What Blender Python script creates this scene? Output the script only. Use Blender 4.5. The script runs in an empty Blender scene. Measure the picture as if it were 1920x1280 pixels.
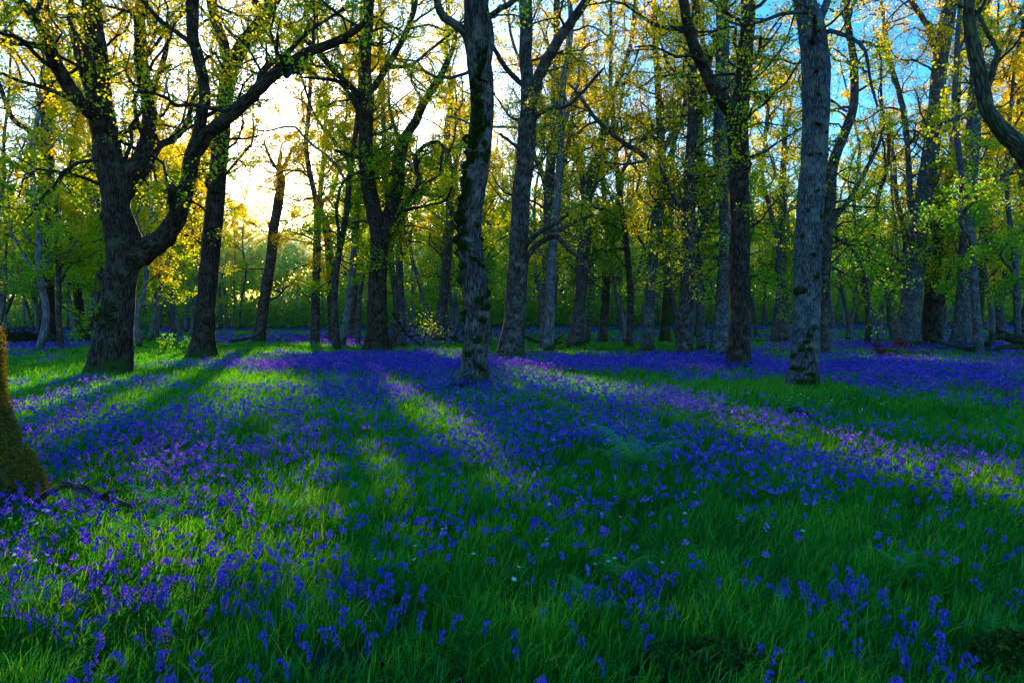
import bpy, math, random
import numpy as np
SEED = 11
rng = np.random.default_rng(SEED)
random.seed(SEED)
C = bpy.context.scene
COL = C.collection
# ------------------------------------------------------------------ camera maths
F, CX, CY = 1280.0, 960.0, 640.0
PITCH = math.atan(43 / F)
CAMZ = 1.6
fw = np.array([0, math.cos(PITCH), -math.sin(PITCH)]); up = np.array([0, math.sin(PITCH), math.cos(PITCH)])
def ray(px, py):
    return fw + np.array([1.0, 0, 0]) * ((px - CX) / F) + up * ((CY - py) / F)
def pt(px, py, Y):
    r = ray(px, py); return np.array([0, 0, CAMZ]) + r * (Y / r[1])
def ground(px, py):
    r = ray(px, py); return np.array([0, 0, CAMZ]) + r * (CAMZ / -r[2])
def proj(P):
    P = np.atleast_2d(P); d = P - np.array([0, 0, CAMZ])
    z = np.maximum(d @ fw, 0.05)
    return CX + F * d[:, 0] / z, CY - F * (d @ up) / z
# ------------------------------------------------------------------ noise
def vnoise(x, y, s=1.0, seed=0):
    x = np.asarray(x, float) / s + 57.3 * seed; y = np.asarray(y, float) / s - 31.7 * seed
    xi = np.floor(x).astype(np.int64); yi = np.floor(y).astype(np.int64)
    fx = x - xi; fy = y - yi
    fx = fx * fx * (3 - 2 * fx); fy = fy * fy * (3 - 2 * fy)
    def h(a, b):
        n = (a * 374761393 + b * 668265263 + seed * 974711) & 0xffffffff
        n = ((n ^ (n >> 13)) * 1274126177) & 0xffffffff
        return ((n ^ (n >> 16)) & 0xffff) / 65535.0
    a = h(xi, yi); b = h(xi + 1, yi); c = h(xi, yi + 1); d = h(xi + 1, yi + 1)
    return (a * (1 - fx) + b * fx) * (1 - fy) + (c * (1 - fx) + d * fx) * fy
def fbm(x, y, s, seed=0):
    return 0.55 * vnoise(x, y, s, seed) + 0.3 * vnoise(x, y, s / 2.1, seed + 1) + 0.15 * vnoise(x, y, s / 4.3, seed + 2)
def H(x, y):
    x = np.asarray(x, float); y = np.asarray(y, float)
    return 0.10 * (fbm(x, y, 4.0, 5) - 0.5) + 0.10 * (vnoise(x, y, 14.0, 9) - 0.5) + 0.00007 * np.maximum(y - 35, 0) ** 2 * (1 + np.clip(x / 40, -0.6, 1.2))
# ------------------------------------------------------------------ light
SAZ, SEL = math.radians(-16.3), math.radians(10.2)
SUN = np.array([math.sin(SAZ) * math.cos(SEL), math.cos(SAZ) * math.cos(SEL), math.sin(SEL)])
# places on the woodland floor that the low sun reaches: x, y, half width, half height, tilt, weight (photo pixels)
LIT = [(470, 694, 80, 27, 8, 1), (520, 655, 95, 9, 0, .8), (330, 668, 95, 15, 0, .8), (285, 705, 30, 10, 0, .6),
       (770, 735, 85, 10, 28, .9), (872, 795, 50, 20, 25, .85), (690, 870, 60, 45, 20, .85), (640, 930, 70, 30, 0, .5),
       (330, 880, 160, 24, 14, .75), (270, 975, 190, 55, 12, 1), (230, 1090, 260, 70, 5, .55), (200, 1220, 260, 60, 0, .3),
       (1050, 705, 110, 14, 14, 1), (1140, 722, 80, 12, 5, .9), (1010, 690, 50, 8, 10, .9), (950, 705, 40, 10, 5, .8),
       (1360, 745, 60, 15, 5, .85), (1400, 790, 70, 18, 15, .9), (1520, 825, 120, 25, 13, 1), (1700, 868, 140, 28, 13, 1), (1860, 905, 120, 30, 12, .95),
       (840, 658, 60, 9, 0, 1), (1060, 655, 60, 5, 0, .7), (60, 708, 110, 9, -5, .7), (640, 640, 120, 6, 0, .6), (1300, 690, 90, 7, 3, .5),
       (1640, 775, 140, 9, 6, .35), (1190, 770, 110, 10, 15, .35), (60, 905, 45, 60, 0, .8), (1700, 670, 150, 6, 0, .4), (1190, 771, 40, 8, 12, .3)]
def lit_px(px, py):
    v = np.zeros_like(px)
    for x, y, a, b, t, w in LIT:
        c, s = math.cos(math.radians(t)), math.sin(math.radians(t))
        dx, dy = px - x, py - y
        u = (dx * c + dy * s) / a; q = (-dx * s + dy * c) / b
        v = np.maximum(v, w * np.clip(1.5 - np.sqrt(u * u + q * q) * 1.1, 0, 1))
    return v
OPENING = True
def sun_cull(P):
    """0..1: how strongly a point lies in one of the gaps of the canopy that let the low sun down to the floor"""
    g = P - SUN * ((P[:, 2:3] - 0.20) / SUN[2])
    ok = (g[:, 1] > 2.2) & (g[:, 1] < 75)
    px, py = proj(g)
    v = lit_px(px, py) * ok
    t = (5.6 - g[:, 1]) / 5.33                                  # the side of the nearest trunk that the sun grazes
    v = np.maximum(v, np.clip(1.8 - abs(g[:, 0] + 3.75 - 1.56 * t) / .45, 0, 1) * ((t > 0) & (t < 1.7)))
    v = np.clip((v - .10) / .36, 0, 1)
    # the opening in the wood below the sun
    sx, sy = proj(P)
    o = .6 * np.clip(1.5 - np.sqrt(((sx - 552) / 62) ** 2 + ((sy - 362) / 42) ** 2), 0, 1) * (P[:, 1] > 28)
    return np.maximum(v, o) if OPENING else v
# ------------------------------------------------------------------ mesh helpers
class MB:
    def __init__(s): s.v = []; s.q = []; s.t = []; s.a = []; s.n = 0; s.b = []
    def add(s, V, Q=None, T=None, a=0.5, b=None):
        V = np.asarray(V, np.float32).reshape(-1, 3)
        s.v.append(V)
        s.a.append(np.full(len(V), a, np.float32) if np.isscalar(a) else np.asarray(a, np.float32))
        s.b.append(V if b is None else np.asarray(b, np.float32))
        if Q is not None and len(Q): s.q.append(np.asarray(Q, np.int64) + s.n)
        if T is not None and len(T): s.t.append(np.asarray(T, np.int64) + s.n)
        s.n += len(V)
    def mesh(s, name, mat, smooth=False, bark=False):
        me = bpy.data.meshes.new(name)
        V = np.concatenate(s.v) if s.v else np.zeros((0, 3), np.float32)
        Q = np.concatenate(s.q) if s.q else np.zeros((0, 4), np.int64)
        T = np.concatenate(s.t) if s.t else np.zeros((0, 3), np.int64)
        me.vertices.add(len(V)); me.vertices.foreach_set('co', V.astype(np.float32).ravel())
        me.loops.add(Q.size + T.size)
        me.loops.foreach_set('vertex_index', np.concatenate([Q.ravel(), T.ravel()]).astype(np.int32))
        me.polygons.add(len(Q) + len(T))
        me.polygons.foreach_set('loop_start', np.concatenate([np.arange(len(Q)) * 4, Q.size + np.arange(len(T)) * 3]).astype(np.int32))
        if smooth: me.polygons.foreach_set('use_smooth', np.ones(len(Q) + len(T), bool))
        at = me.attributes.new('tint', 'FLOAT', 'POINT'); at.data.foreach_set('value', np.concatenate(s.a) if s.a else np.zeros(0, np.float32))
        if bark:
            at = me.attributes.new('along', 'FLOAT_VECTOR', 'POINT'); at.data.foreach_set('vector', np.concatenate(s.b).ravel())
        me.update(calc_edges=True); me.materials.append(mat)
        return me
def link(name, me, parent=None, loc=None):
    o = bpy.data.objects.new(name, me); COL.objects.link(o)
    if parent is not None: o.parent = parent
    if loc is not None: o.location = loc
    return o
def tag(o, label=None, cat=None, group=None, kind=None):
    if label: o['label'] = label
    if cat: o['category'] = cat
    if group: o['group'] = group
    if kind: o['kind'] = kind
    return o
def empty(name, loc, rz=0):
    o = bpy.data.objects.new(name, None); COL.objects.link(o); o.location = loc; o.rotation_euler = (0, 0, rz); o.empty_display_size = .1
    return o
def smooth_path(P, R, step):
    P = np.asarray(P, float); R = np.asarray(R, float); n = len(P)
    if n < 2: return P, R
    E = np.vstack([2 * P[0] - P[1], P, 2 * P[-1] - P[-2]])
    out = []; ro = []
    for i in range(n - 1):
        L = np.linalg.norm(P[i + 1] - P[i]); k = max(1, int(math.ceil(L / step)))
        t = np.arange(k)[:, None] / k
        p0, p1, p2, p3 = E[i], E[i + 1], E[i + 2], E[i + 3]
        out.append(0.5 * (2 * p1 + (p2 - p0) * t + (2 * p0 - 5 * p1 + 4 * p2 - p3) * t ** 2 + (-p0 + 3 * p1 - 3 * p2 + p3) * t ** 3))
        ro.append(R[i] + (R[i + 1] - R[i]) * t[:, 0])
    out.append(P[-1:]); ro.append(R[-1:])
    return np.vstack(out), np.concatenate(ro)
_ang = {}
NLEAF = 0
def tube(mb, P, R, sides=8, lump=0.0, flare=0.0, seed=0, v0=0.0, tint=0.5, cap=True):
    P = np.asarray(P, float); R = np.asarray(R, float); n = len(P)
    T = np.empty_like(P); T[1:-1] = P[2:] - P[:-2]; T[0] = P[1] - P[0]; T[-1] = P[-1] - P[-2]
    T /= np.linalg.norm(T, axis=1)[:, None] + 1e-9
    ref = np.array([1.0, 0.13, 0.07]) if abs(T[:, 0]).max() < 0.92 else (np.array([0.1, 1.0, 0.2]) if abs(T[:, 1]).max() < 0.92 else np.array([0.05, 0.1, 1.0]))
    N = ref - T * (T @ ref)[:, None]; N /= np.linalg.norm(N, axis=1)[:, None] + 1e-9
    B = np.cross(T, N)
    if sides not in _ang:
        a = np.arange(sides) * 2 * math.pi / sides; _ang[sides] = (np.cos(a), np.sin(a), a)
    ca, sa, an = _ang[sides]
    Rr = np.repeat(R[:, None], sides, 1)
    L = np.concatenate([[0], np.cumsum(np.linalg.norm(P[1:] - P[:-1], axis=1))]) + v0
    if lump:
        A = an[None, :].repeat(n, 0); Lg = L[:, None].repeat(sides, 1)
        k = 1 / max(R.mean(), .05)
        Rr = Rr * (1 + lump * (2 * vnoise(np.cos(A) * 1.7 + seed, Lg * k * .55 + np.sin(A) * 1.7, 1, seed % 97) - 1)
                   + lump * .8 * (2 * vnoise(np.cos(A) * 5 + seed, Lg * k * 1.3 + np.sin(A) * 5, 1, seed % 89) - 1))
    if sides >= 60:
        A = an[None, :].repeat(n, 0); Lg = L[:, None].repeat(sides, 1); tw = A + .25 * np.sin(Lg * 2.1)
        Rr = Rr * (1 + .055 * (1 - abs(2 * vnoise(np.cos(tw) * 6 + 9, np.sin(tw) * 6 + Lg * 1.1, 1, 5) - 1) * 2) + .03 * (vnoise(np.cos(tw) * 16, np.sin(tw) * 16 + Lg * 4, 1, 8) - .5))
    if flare:
        z = np.maximum(P[:, 2] - P[0, 2], 0)[:, None]; ph = seed * 1.7
        Rr = Rr * (1 + flare * np.exp(-z / (1.4 * R[0] + .06)) * (0.45 + 0.55 * np.cos(an * 3 + ph) + .35 * np.cos(an * 5 + ph * 2.1)))
    V = P[:, None, :] + Rr[..., None] * (ca[None, :, None] * N[:, None, :] + sa[None, :, None] * B[:, None, :])
    bb = np.stack([R[:, None] * ca, R[:, None] * sa, L[:, None].repeat(sides, 1)], -1)
    i = np.arange(n - 1)[:, None] * sides; j = np.arange(sides)[None, :]; j2 = (j + 1) % sides
    Q = np.stack([i + j, i + j2, i + sides + j2, i + sides + j], -1).reshape(-1, 4)
    V = V.reshape(-1, 3); bb = bb.reshape(-1, 3); Tt = None
    if cap:
        V = np.vstack([V, P[-1] + T[-1] * R[-1] * .6]); bb = np.vstack([bb, [[0, 0, L[-1]]]])
        e = (n - 1) * sides
        Tt = np.stack([e + j[0], e + j2[0], np.full(sides, n * sides)], -1)
    mb.add(V, Q, Tt, tint, bb)
def rnd_dirs(n, g=rng):
    d = g.normal(size=(n, 3)); return d / (np.linalg.norm(d, axis=1)[:, None] + 1e-9)
def twig_batch(mb, S, D, Lg, r):
    """many three-sided twigs at once; returns their mid and end points"""
    n = len(S)
    if n == 0: return np.zeros((0, 3)), np.zeros((0, 3))
    D = D / (np.linalg.norm(D, axis=1)[:, None] + 1e-9)
    bend = rnd_dirs(n) * .3; M = S + D * Lg[:, None] * .5 + bend * Lg[:, None] * .18
    E = S + D * Lg[:, None] + bend * Lg[:, None] * .5 + np.array([0, 0, .12]) * Lg[:, None]
    a = np.cross(D, np.array([.3, .2, .93])); a /= np.linalg.norm(a, axis=1)[:, None] + 1e-9; b = np.cross(D, a)
    rings = []
    for P, k in ((S, 1.0), (M, .75), (E, .35)):
        for q in range(3):
            t = q * 2.0944; rings.append(P + (a * math.cos(t) + b * math.sin(t)) * (r * k)[:, None])
    V = np.stack(rings, 1).reshape(-1, 3)
    base = np.arange(n)[:, None, None] * 9
    q = np.array([[k * 3 + j, k * 3 + (j + 1) % 3, k * 3 + 3 + (j + 1) % 3, k * 3 + 3 + j] for k in range(2) for j in range(3)])[None]
    mb.add(V, (base + q).reshape(-1, 4))
    return M, E
def leaf_batch(mb, P, size, tint, upb=0.5):
    n = len(P)
    if n == 0: return
    nm = rnd_dirs(n) + np.array([0, 0, upb]); nm /= np.linalg.norm(nm, axis=1)[:, None] + 1e-9
    a = np.cross(nm, rnd_dirs(n)); a /= np.linalg.norm(a, axis=1)[:, None] + 1e-9; b = np.cross(nm, a)
    s = size * rng.uniform(.6, 1.3, n)[:, None]; w = rng.uniform(.28, .42, n)[:, None]
    V = np.stack([P - a * s * .5, P + b * s * w - a * s * .05 + nm * s * .08, P + a * s * .5 - nm * s * .1, P - b * s * w + a * s * .12 + nm * s * .08], 1).reshape(-1, 3)
    Q = np.arange(n * 4).reshape(-1, 4)
    mb.add(V, Q, None, np.repeat(tint, 4))
# ------------------------------------------------------------------ materials
def nt(name):
    m = bpy.data.materials.new(name); m.use_nodes = True; t = m.node_tree; t.nodes.clear(); return m, t
def N(t, typ, **k):
    n = t.nodes.new(typ)
    for a, b in k.items(): setattr(n, a, b)
    return n
def ramp(t, fac, stops):
    r = N(t, 'ShaderNodeValToRGB'); e = r.color_ramp.elements
    while len(e) < len(stops): e.new(.5)
    for q, (p, c) in zip(e, stops): q.position = p; q.color = (*c, 1)
    t.links.new(fac, r.inputs[0]); return r.outputs[0]
def foliage_mat(name, stops, trans=0.5, boost=1.6, tshift=(1, 1, 1), gloss=0.0, nscale=0.35, namt=0.35):
    m, t = nt(name); L = t.links.new
    at = N(t, 'ShaderNodeAttribute', attribute_name='tint')
    geo = N(t, 'ShaderNodeNewGeometry')
    no = N(t, 'ShaderNodeTexNoise'); no.inputs['Scale'].default_value = nscale; no.inputs['Detail'].default_value = 2
    L(geo.outputs['Position'], no.inputs['Vector'])
    ma = N(t, 'ShaderNodeMath', operation='MULTIPLY_ADD'); L(no.outputs[0], ma.inputs[0]); ma.inputs[1].default_value = namt; ma.inputs[2].default_value = -namt / 2
    ad = N(t, 'ShaderNodeMath', operation='ADD', use_clamp=True); L(at.outputs['Fac'], ad.inputs[0]); L(ma.outputs[0], ad.inputs[1])
    c = ramp(t, ad.outputs[0], stops)
    d = N(t, 'ShaderNodeBsdfDiffuse'); L(c, d.inputs[0])
    tr = N(t, 'ShaderNodeBsdfTranslucent')
    mu = N(t, 'ShaderNodeVectorMath', operation='MULTIPLY'); L(c, mu.inputs[0]); mu.inputs[1].default_value = tuple(boost * q for q in tshift)
    L(mu.outputs[0], tr.inputs[0])
    mx = N(t, 'ShaderNodeMixShader'); mx.inputs[0].default_value = trans; L(d.outputs[0], mx.inputs[1]); L(tr.outputs[0], mx.inputs[2])
    out = mx
    if gloss:
        g = N(t, 'ShaderNodeBsdfGlossy'); g.inputs['Roughness'].default_value = .45; g.inputs[0].default_value = (.8, .8, .8, 1)
        m2 = N(t, 'ShaderNodeMixShader'); m2.inputs[0].default_value = gloss; L(mx.outputs[0], m2.inputs[1]); L(g.outputs[0], m2.inputs[2]); out = m2
    o = N(t, 'ShaderNodeOutputMaterial'); L(out.outputs[0], o.inputs[0])
    return m
def bark_mat(name, dark, light, lichen, moss_amt, moss_h=0.6, ridge=14.0, moss=(.035, .06, .008), bump=.5):
    m, t = nt(name); L = t.links.new
    at = N(t, 'ShaderNodeAttribute', attribute_name='along')
    mp = N(t, 'ShaderNodeMapping'); mp.inputs['Scale'].default_value = (ridge, ridge, ridge * .16); L(at.outputs['Vector'], mp.inputs[0])
    # fissured ridges
    nz = N(t, 'ShaderNodeTexNoise'); nz.inputs['Scale'].default_value = 1.0; nz.inputs['Detail'].default_value = 5; nz.inputs['Roughness'].default_value = .65; L(mp.outputs[0], nz.inputs['Vector'])
    vo = N(t, 'ShaderNodeTexVoronoi', feature='DISTANCE_TO_EDGE'); vo.inputs['Scale'].default_value = 1.1
    wa = N(t, 'ShaderNodeVectorMath', operation='ADD'); L(mp.outputs[0], wa.inputs[0]); L(nz.outputs['Color'], wa.inputs[1]); L(wa.outputs[0], vo.inputs['Vector'])
    vr = N(t, 'ShaderNodeMapRange'); L(vo.outputs['Distance'], vr.inputs[0]); vr.inputs[2].default_value = .3
    hm = N(t, 'ShaderNodeMath', operation='MULTIPLY'); L(vr.outputs[0], hm.inputs[0]); L(nz.outputs[0], hm.inputs[1])
    c0 = ramp(t, hm.outputs[0], [(0.05, dark), (.55, light)])
    # lichen blotches
    tc = N(t, 'ShaderNodeTexCoord')
    n2 = N(t, 'ShaderNodeTexNoise'); n2.inputs['Scale'].default_value = 3.2; n2.inputs['Detail'].default_value = 6; n2.inputs['Roughness'].default_value = .7; L(tc.outputs['Object'], n2.inputs['Vector'])
    lr = N(t, 'ShaderNodeMapRange'); L(n2.outputs[0], lr.inputs[0]); lr.inputs[1].default_value = .5; lr.inputs[2].default_value = .66; lr.inputs[4].default_value = .8
    m1 = N(t, 'ShaderNodeMix', data_type='RGBA'); L(lr.outputs[0], m1.inputs[0]); L(c0, m1.inputs[6]); m1.inputs[7].default_value = (*lichen, 1)
    # moss low down and in patches
    sx = N(t, 'ShaderNodeSeparateXYZ'); L(tc.outputs['Object'], sx.inputs[0])
    n3 = N(t, 'ShaderNodeTexNoise'); n3.inputs['Scale'].default_value = 1.3; n3.inputs['Detail'].default_value = 5; L(tc.outputs['Object'], n3.inputs['Vector'])
    zr = N(t, 'ShaderNodeMapRange'); L(sx.outputs['Z'], zr.inputs[0]); zr.inputs[1].default_value = 0; zr.inputs[2].default_value = moss_h * 2; zr.inputs[3].default_value = .38; zr.inputs[4].default_value = 0
    s = N(t, 'ShaderNodeMath', operation='ADD'); L(n3.outputs[0], s.inputs[0]); L(zr.outputs[0], s.inputs[1])
    mr = N(t, 'ShaderNodeMapRange'); L(s.outputs[0], mr.inputs[0]); mr.inputs[1].default_value = .74 - moss_amt * .3; mr.inputs[2].default_value = .84 - moss_amt * .3
    m2 = N(t, 'ShaderNodeMix', data_type='RGBA'); L(mr.outputs[0], m2.inputs[0]); L(m1.outputs[2], m2.inputs[6]); m2.inputs[7].default_value = (*moss, 1)
    bs = N(t, 'ShaderNodeBsdfPrincipled'); L(m2.outputs[2], bs.inputs['Base Color']); bs.inputs['Roughness'].default_value = .9
    bs.inputs['Specular IOR Level'].default_value = .2
    bu = N(t, 'ShaderNodeBump'); bu.inputs['Strength'].default_value = bump; bu.inputs['Distance'].default_value = .05; L(hm.outputs[0], bu.inputs['Height']); L(bu.outputs[0], bs.inputs['Normal'])
    o = N(t, 'ShaderNodeOutputMaterial'); L(bs.outputs[0], o.inputs[0]); return m
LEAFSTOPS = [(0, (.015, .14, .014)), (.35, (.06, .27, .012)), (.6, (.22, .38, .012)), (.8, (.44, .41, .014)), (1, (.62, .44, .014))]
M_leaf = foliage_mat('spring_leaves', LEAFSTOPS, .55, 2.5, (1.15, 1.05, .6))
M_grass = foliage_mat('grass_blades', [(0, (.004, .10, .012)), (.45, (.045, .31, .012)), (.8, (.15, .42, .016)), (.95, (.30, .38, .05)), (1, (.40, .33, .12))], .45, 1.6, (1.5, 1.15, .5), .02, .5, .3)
M_bell = foliage_mat('bluebell_petals', [(0, (.05, .035, .40)), (.45, (.12, .06, .56)), (.8, (.26, .14, .68)), (1, (.46, .32, .78))], .45, 1.7, (1.6, .9, 1.0), .03, .8, .35)
M_stem = foliage_mat('flower_stems', [(0, (.03, .12, .02)), (1, (.06, .18, .02))], .3, 1.3)
M_fern = foliage_mat('fern_green', [(0, (.03, .24, .05)), (.5, (.11, .45, .09)), (1, (.32, .46, .10))], .45, 1.5, (1.2, 1, .5))
M_white = foliage_mat('white_petals', [(0, (.6, .7, .75)), (1, (.8, .82, .8))], .3, 1.0)
M_deadleaf = foliage_mat('withered_leaves', [(0, (.04, .014, .014)), (1, (.11, .045, .03))], .4, 1.3)
M_litter = foliage_mat('leaf_litter', [(0, (.03, .02, .015)), (1, (.16, .10, .07))], .1, 1.0)
M_sunmoss = foliage_mat('sun_tinted_moss', [(0, (.09, .08, .012)), (1, (.36, .27, .04))], .4, 1.4, (1.2, 1, .6))  # moss whose yellow stands in for warm low sunlight on the trunk
M_moss = foliage_mat('moss_fronds', [(0, (.012, .024, .006)), (.5, (.045, .085, .012)), (1, (.14, .16, .02))], .3, 1.4)
B_dark = bark_mat('dark_oak_bark', (.010, .006, .004), (.095, .058, .036), (.11, .09, .06), .16, .5, 16)
B_mid = bark_mat('brown_grey_bark', (.02, .015, .012), (.14, .11, .095), (.19, .175, .155), .10, .5, 18)
B_pale = bark_mat('pale_grey_bark', (.028, .028, .032), (.19, .195, .21), (.22, .25, .22), 0.10, .55, 30, bump=.8)
B_mossy = bark_mat('mossy_bark', (.02, .02, .012), (.13, .13, .10), (.12, .16, .06), .55, 2.0, 16, (.03, .05, .010))
B_far = bark_mat('hazed_grey_bark', (.07, .07, .08), (.22, .225, .27), (.22, .25, .25), .1, .7, 10, bump=.2)  # paler and bluer: distance haze put into the bark colour
B_near = bark_mat('rough_near_bark', (.02, .013, .008), (.26, .18, .11), (.20, .18, .10), .12, .04, 26, (.13, .12, .02), bump=1.0)
BARK = dict(near=B_near, dark=B_dark, mid=B_mid, pale=B_pale, mossy=B_mossy, far=B_far)
# ------------------------------------------------------------------ tree growing
def grow_path(p, d, L, r, steps, wig, rise, g):
    P = [p]; d = d / np.linalg.norm(d); s = L / steps
    for i in range(steps):
        d = d + g.normal(size=3) * wig + np.array([0, 0, rise]); d /= np.linalg.norm(d)
        P.append(P[-1] + d * s)
    return np.array(P), r * np.linspace(1, .38, steps + 1)
def seglen(P): return np.linalg.norm(P[1:] - P[:-1], axis=1)
def interp(P, R, t):
    L = seglen(P); c = np.concatenate([[0], np.cumsum(L)]); x = t * c[-1]
    i = min(max(int(np.searchsorted(c, x)) - 1, 0), len(P) - 2); f = (x - c[i]) / (L[i] + 1e-9)
    return P[i] + (P[i + 1] - P[i]) * f, R[i] + (R[i + 1] - R[i]) * f, (P[i + 1] - P[i]) / (L[i] + 1e-9)
def foliate(mbB, mbL, mains, g, origin, dens=1.0, zmin=3.5, leaf=.085, lpt=9, tint=.5, tz=.02, detail=1.0, cull=True, droop=0.0, rcap=.07):
    """side branches, twigs and leaves on the main stems; mains: list of (P,R,start)"""
    segS = []; segD = []; segR = []
    for P, R, st in mains:
        Lt = seglen(P).sum(); n = int(Lt * 1.6 * dens * detail + g.random())
        for k in range(n):
            t = st + (1 - st) * ((k + g.random()) / max(n, 1)); p, r, d = interp(P, R, min(t, .999))
            if p[2] < zmin * g.uniform(.8, 1.15): continue
            a = rnd_dirs(1, g)[0]; a -= d * (a @ d); a /= np.linalg.norm(a) + 1e-9
            th = math.radians(g.uniform(35, 80)); dd = d * math.cos(th) + a * math.sin(th)
            r1 = min(r * .55, rcap) * g.uniform(.55, 1); L1 = float(np.clip(r1 * 48, .7, 3.6)) * g.uniform(.7, 1.25)
            rise = .03 - droop * (g.random() < .6)
            B, RB = grow_path(p, dd, L1, r1, max(4, int(L1 * 2.6)), .34, rise, g)
            if cull and len(B) and sun_cull(B[len(B) // 2:len(B) // 2 + 1] + origin)[0] > g.uniform(.25, 1.3): continue
            tube(mbB, B, RB, 5)
            n2 = max(2, int(L1 * 2.1))
            for j in range(n2):
                t2 = .2 + .8 * (j + g.random()) / n2; p2, r2, d2 = interp(B, RB, min(t2, .999))
                a = rnd_dirs(1, g)[0]; a -= d2 * (a @ d2); a /= np.linalg.norm(a) + 1e-9
                th = math.radians(g.uniform(30, 70)); L2 = g.uniform(.5, 1.35) * (.6 + .5 * min(L1 / 2, 1))
                C2, RC = grow_path(p2, d2 * math.cos(th) + a * math.sin(th), L2, max(r2 * .55, .008), 4, .28, .03 - droop * .3, g)
                if cull and sun_cull(C2[2:3] + origin)[0] > g.uniform(.25, 1.1): continue
                tube(mbB, C2, RC, 3, cap=False)
                segS.append(C2[:-1]); segD.append(C2[1:] - C2[:-1])
            segS.append(B[len(B) // 3:-1]); segD.append((B[1:] - B[:-1])[len(B) // 3:])
    if not segS: return
    S = np.vstack(segS); D = np.vstack(segD)
    k = 2; S = np.repeat(S, k, 0); D = np.repeat(D, k, 0); S = S + D * g.random((len(S), 1))
    D = D / (np.linalg.norm(D, axis=1)[:, None] + 1e-9) + rnd_dirs(len(S), g) * 1.1
    Lg = g.uniform(.18, .5, len(S))
    keep = g.random(len(S)) > (sun_cull(S + origin) * 1.0 if cull else -1)
    S, D, Lg = S[keep], D[keep], Lg[keep]
    M_, E_ = twig_batch(mbB, S, D, Lg, np.full(len(S), .0055 * max(1, leaf / .085)))
    if mbL is None: return
    n = lpt
    f = g.random((len(S), n, 1)) ** .7
    LP = (S[:, None] * (1 - f) + E_[:, None] * f + g.normal(size=(len(S), n, 3)) * .07 * max(1, leaf / .1)).reshape(-1, 3)
    if cull: LP = LP[g.random(len(LP)) > sun_cull(LP + origin) * 1.05]
    W = LP + origin
    cl = fbm(W[:, 0] + W[:, 1] * .7, W[:, 2] + W[:, 1] * .3, 2.0, 21)
    keep = cl > .24 + .12 * g.random(len(cl)); LP = LP[keep]; W = W[keep]; cl = cl[keep]
    tn = tint + .05 + tz * (W[:, 2] - 5) + .5 * (cl - .55) + g.normal(size=len(LP)) * .12  # spring leaf colour, with backlit gold put in by tree and height
    global NLEAF
    NLEAF += len(LP)
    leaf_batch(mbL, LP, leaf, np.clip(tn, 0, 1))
def extend(P, R, L, g, rise=.15, wig=.12):
    """carry a stem on above the picture until it is thin"""
    d = P[-1] - P[-2]; d /= np.linalg.norm(d); n = max(2, int(L / .9)); Q = [P[-1]]
    for i in range(n):
        d = d + g.normal(size=3) * wig + np.array([0, 0, rise * .5]); d /= np.linalg.norm(d); Q.append(Q[-1] + d * L / n)
    r = np.linspace(R[-1], max(R[-1] * .35, .03), n + 1)
    return np.vstack([P, Q[1:]]), np.concatenate([R, r[1:]])
def px_path(pts, Y0, Y1, bow=0):
    n = len(pts); P = []; R = []
    for i, (x, y, r) in enumerate(pts):
        Y = Y0 + (Y1 - Y0) * i / max(n - 1, 1) + bow * math.sin(math.pi * i / max(n - 1, 1))
        P.append(pt(x, y, Y)); R.append(r * Y / F)
    return np.array(P), np.array(R)
tree_xy = []
def named_tree(key, label, base, trunk, limbs=(), bark='mid', tint=.5, dens=1.0, zmin=4.0, ext=5.0, leaf=.085, Y=None, droop=.0, flare=.8, lpt=7, name='oak_tree', lump=.06, group=None, cull=True, lean=0, tz=.02):
    g = np.random.default_rng(abs(sum(ord(c) * (i + 3) for i, c in enumerate(key))) * 7 + 1)
    b = ground(*base) if Y is None else pt(base[0], base[1], Y)
    Yb = b[1]; O = np.array([b[0], b[1], float(H(b[0], b[1])) - .06]); tree_xy.append((b[0], b[1], trunk[0][2] * Yb / F))
    root = tag(empty(name, O), label, 'tree', group)
    P, R = px_path(trunk, Yb, Yb + lean); P[0] = [P[0][0], P[0][1], O[2] - .12]
    P = P - O; mains = []
    if ext: P, R = extend(P, R, ext, g)
    Pf, Rf = smooth_path(P, R, .045 if Yb < 8 else .16 if Yb < 22 else .3)
    mb = MB(); tube(mb, Pf, Rf, 90 if Yb < 8 else 28 if Yb < 22 else 16, lump, flare, seed=len(key) * 7 + int(base[0]) % 50)
    o = link('trunk', mb.mesh('trunk', BARK[bark], True, True), root)
    zt = np.cumsum(seglen(Pf)); mains.append((Pf, Rf, min(.9, zmin / zt[-1] * .8)))
    for lb in limbs:
        pts, d = lb[0], lb[1]; e = lb[2] if len(lb) > 2 else 0.0
        PL, RL = px_path(pts, Yb + (lb[3] if len(lb) > 3 else 0), Yb + d); PL = PL - O
        if e: PL, RL = extend(PL, RL, e, g)
        PL, RL = smooth_path(PL, RL, .2 if Yb < 26 else .35)
        kn = g.normal(size=PL.shape) * RL[:, None] * .07; kn[0] = 0; PL = PL + kn
        mb = MB(); tube(mb, PL, RL, 16 if Yb < 22 else 10, lump * 1.3, 0, seed=int(pts[0][0]) % 71)
        link('limb', mb.mesh('limb', BARK[bark], True, True), root)
        mains.append((PL, RL, .12))
    global OPENING
    mbB, mbL = MB(), MB(); OPENING = cull != 'beams'
    foliate(mbB, mbL, mains, g, O, dens, zmin, leaf, lpt, tint, tz, 1.0, cull, droop); OPENING = True
    if mbB.n: link('branches', mbB.mesh('branches', BARK[bark if bark != 'pale' else 'mid'], True, True), root)
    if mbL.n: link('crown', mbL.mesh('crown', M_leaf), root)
    return root, O, (Pf, Rf)
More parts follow.
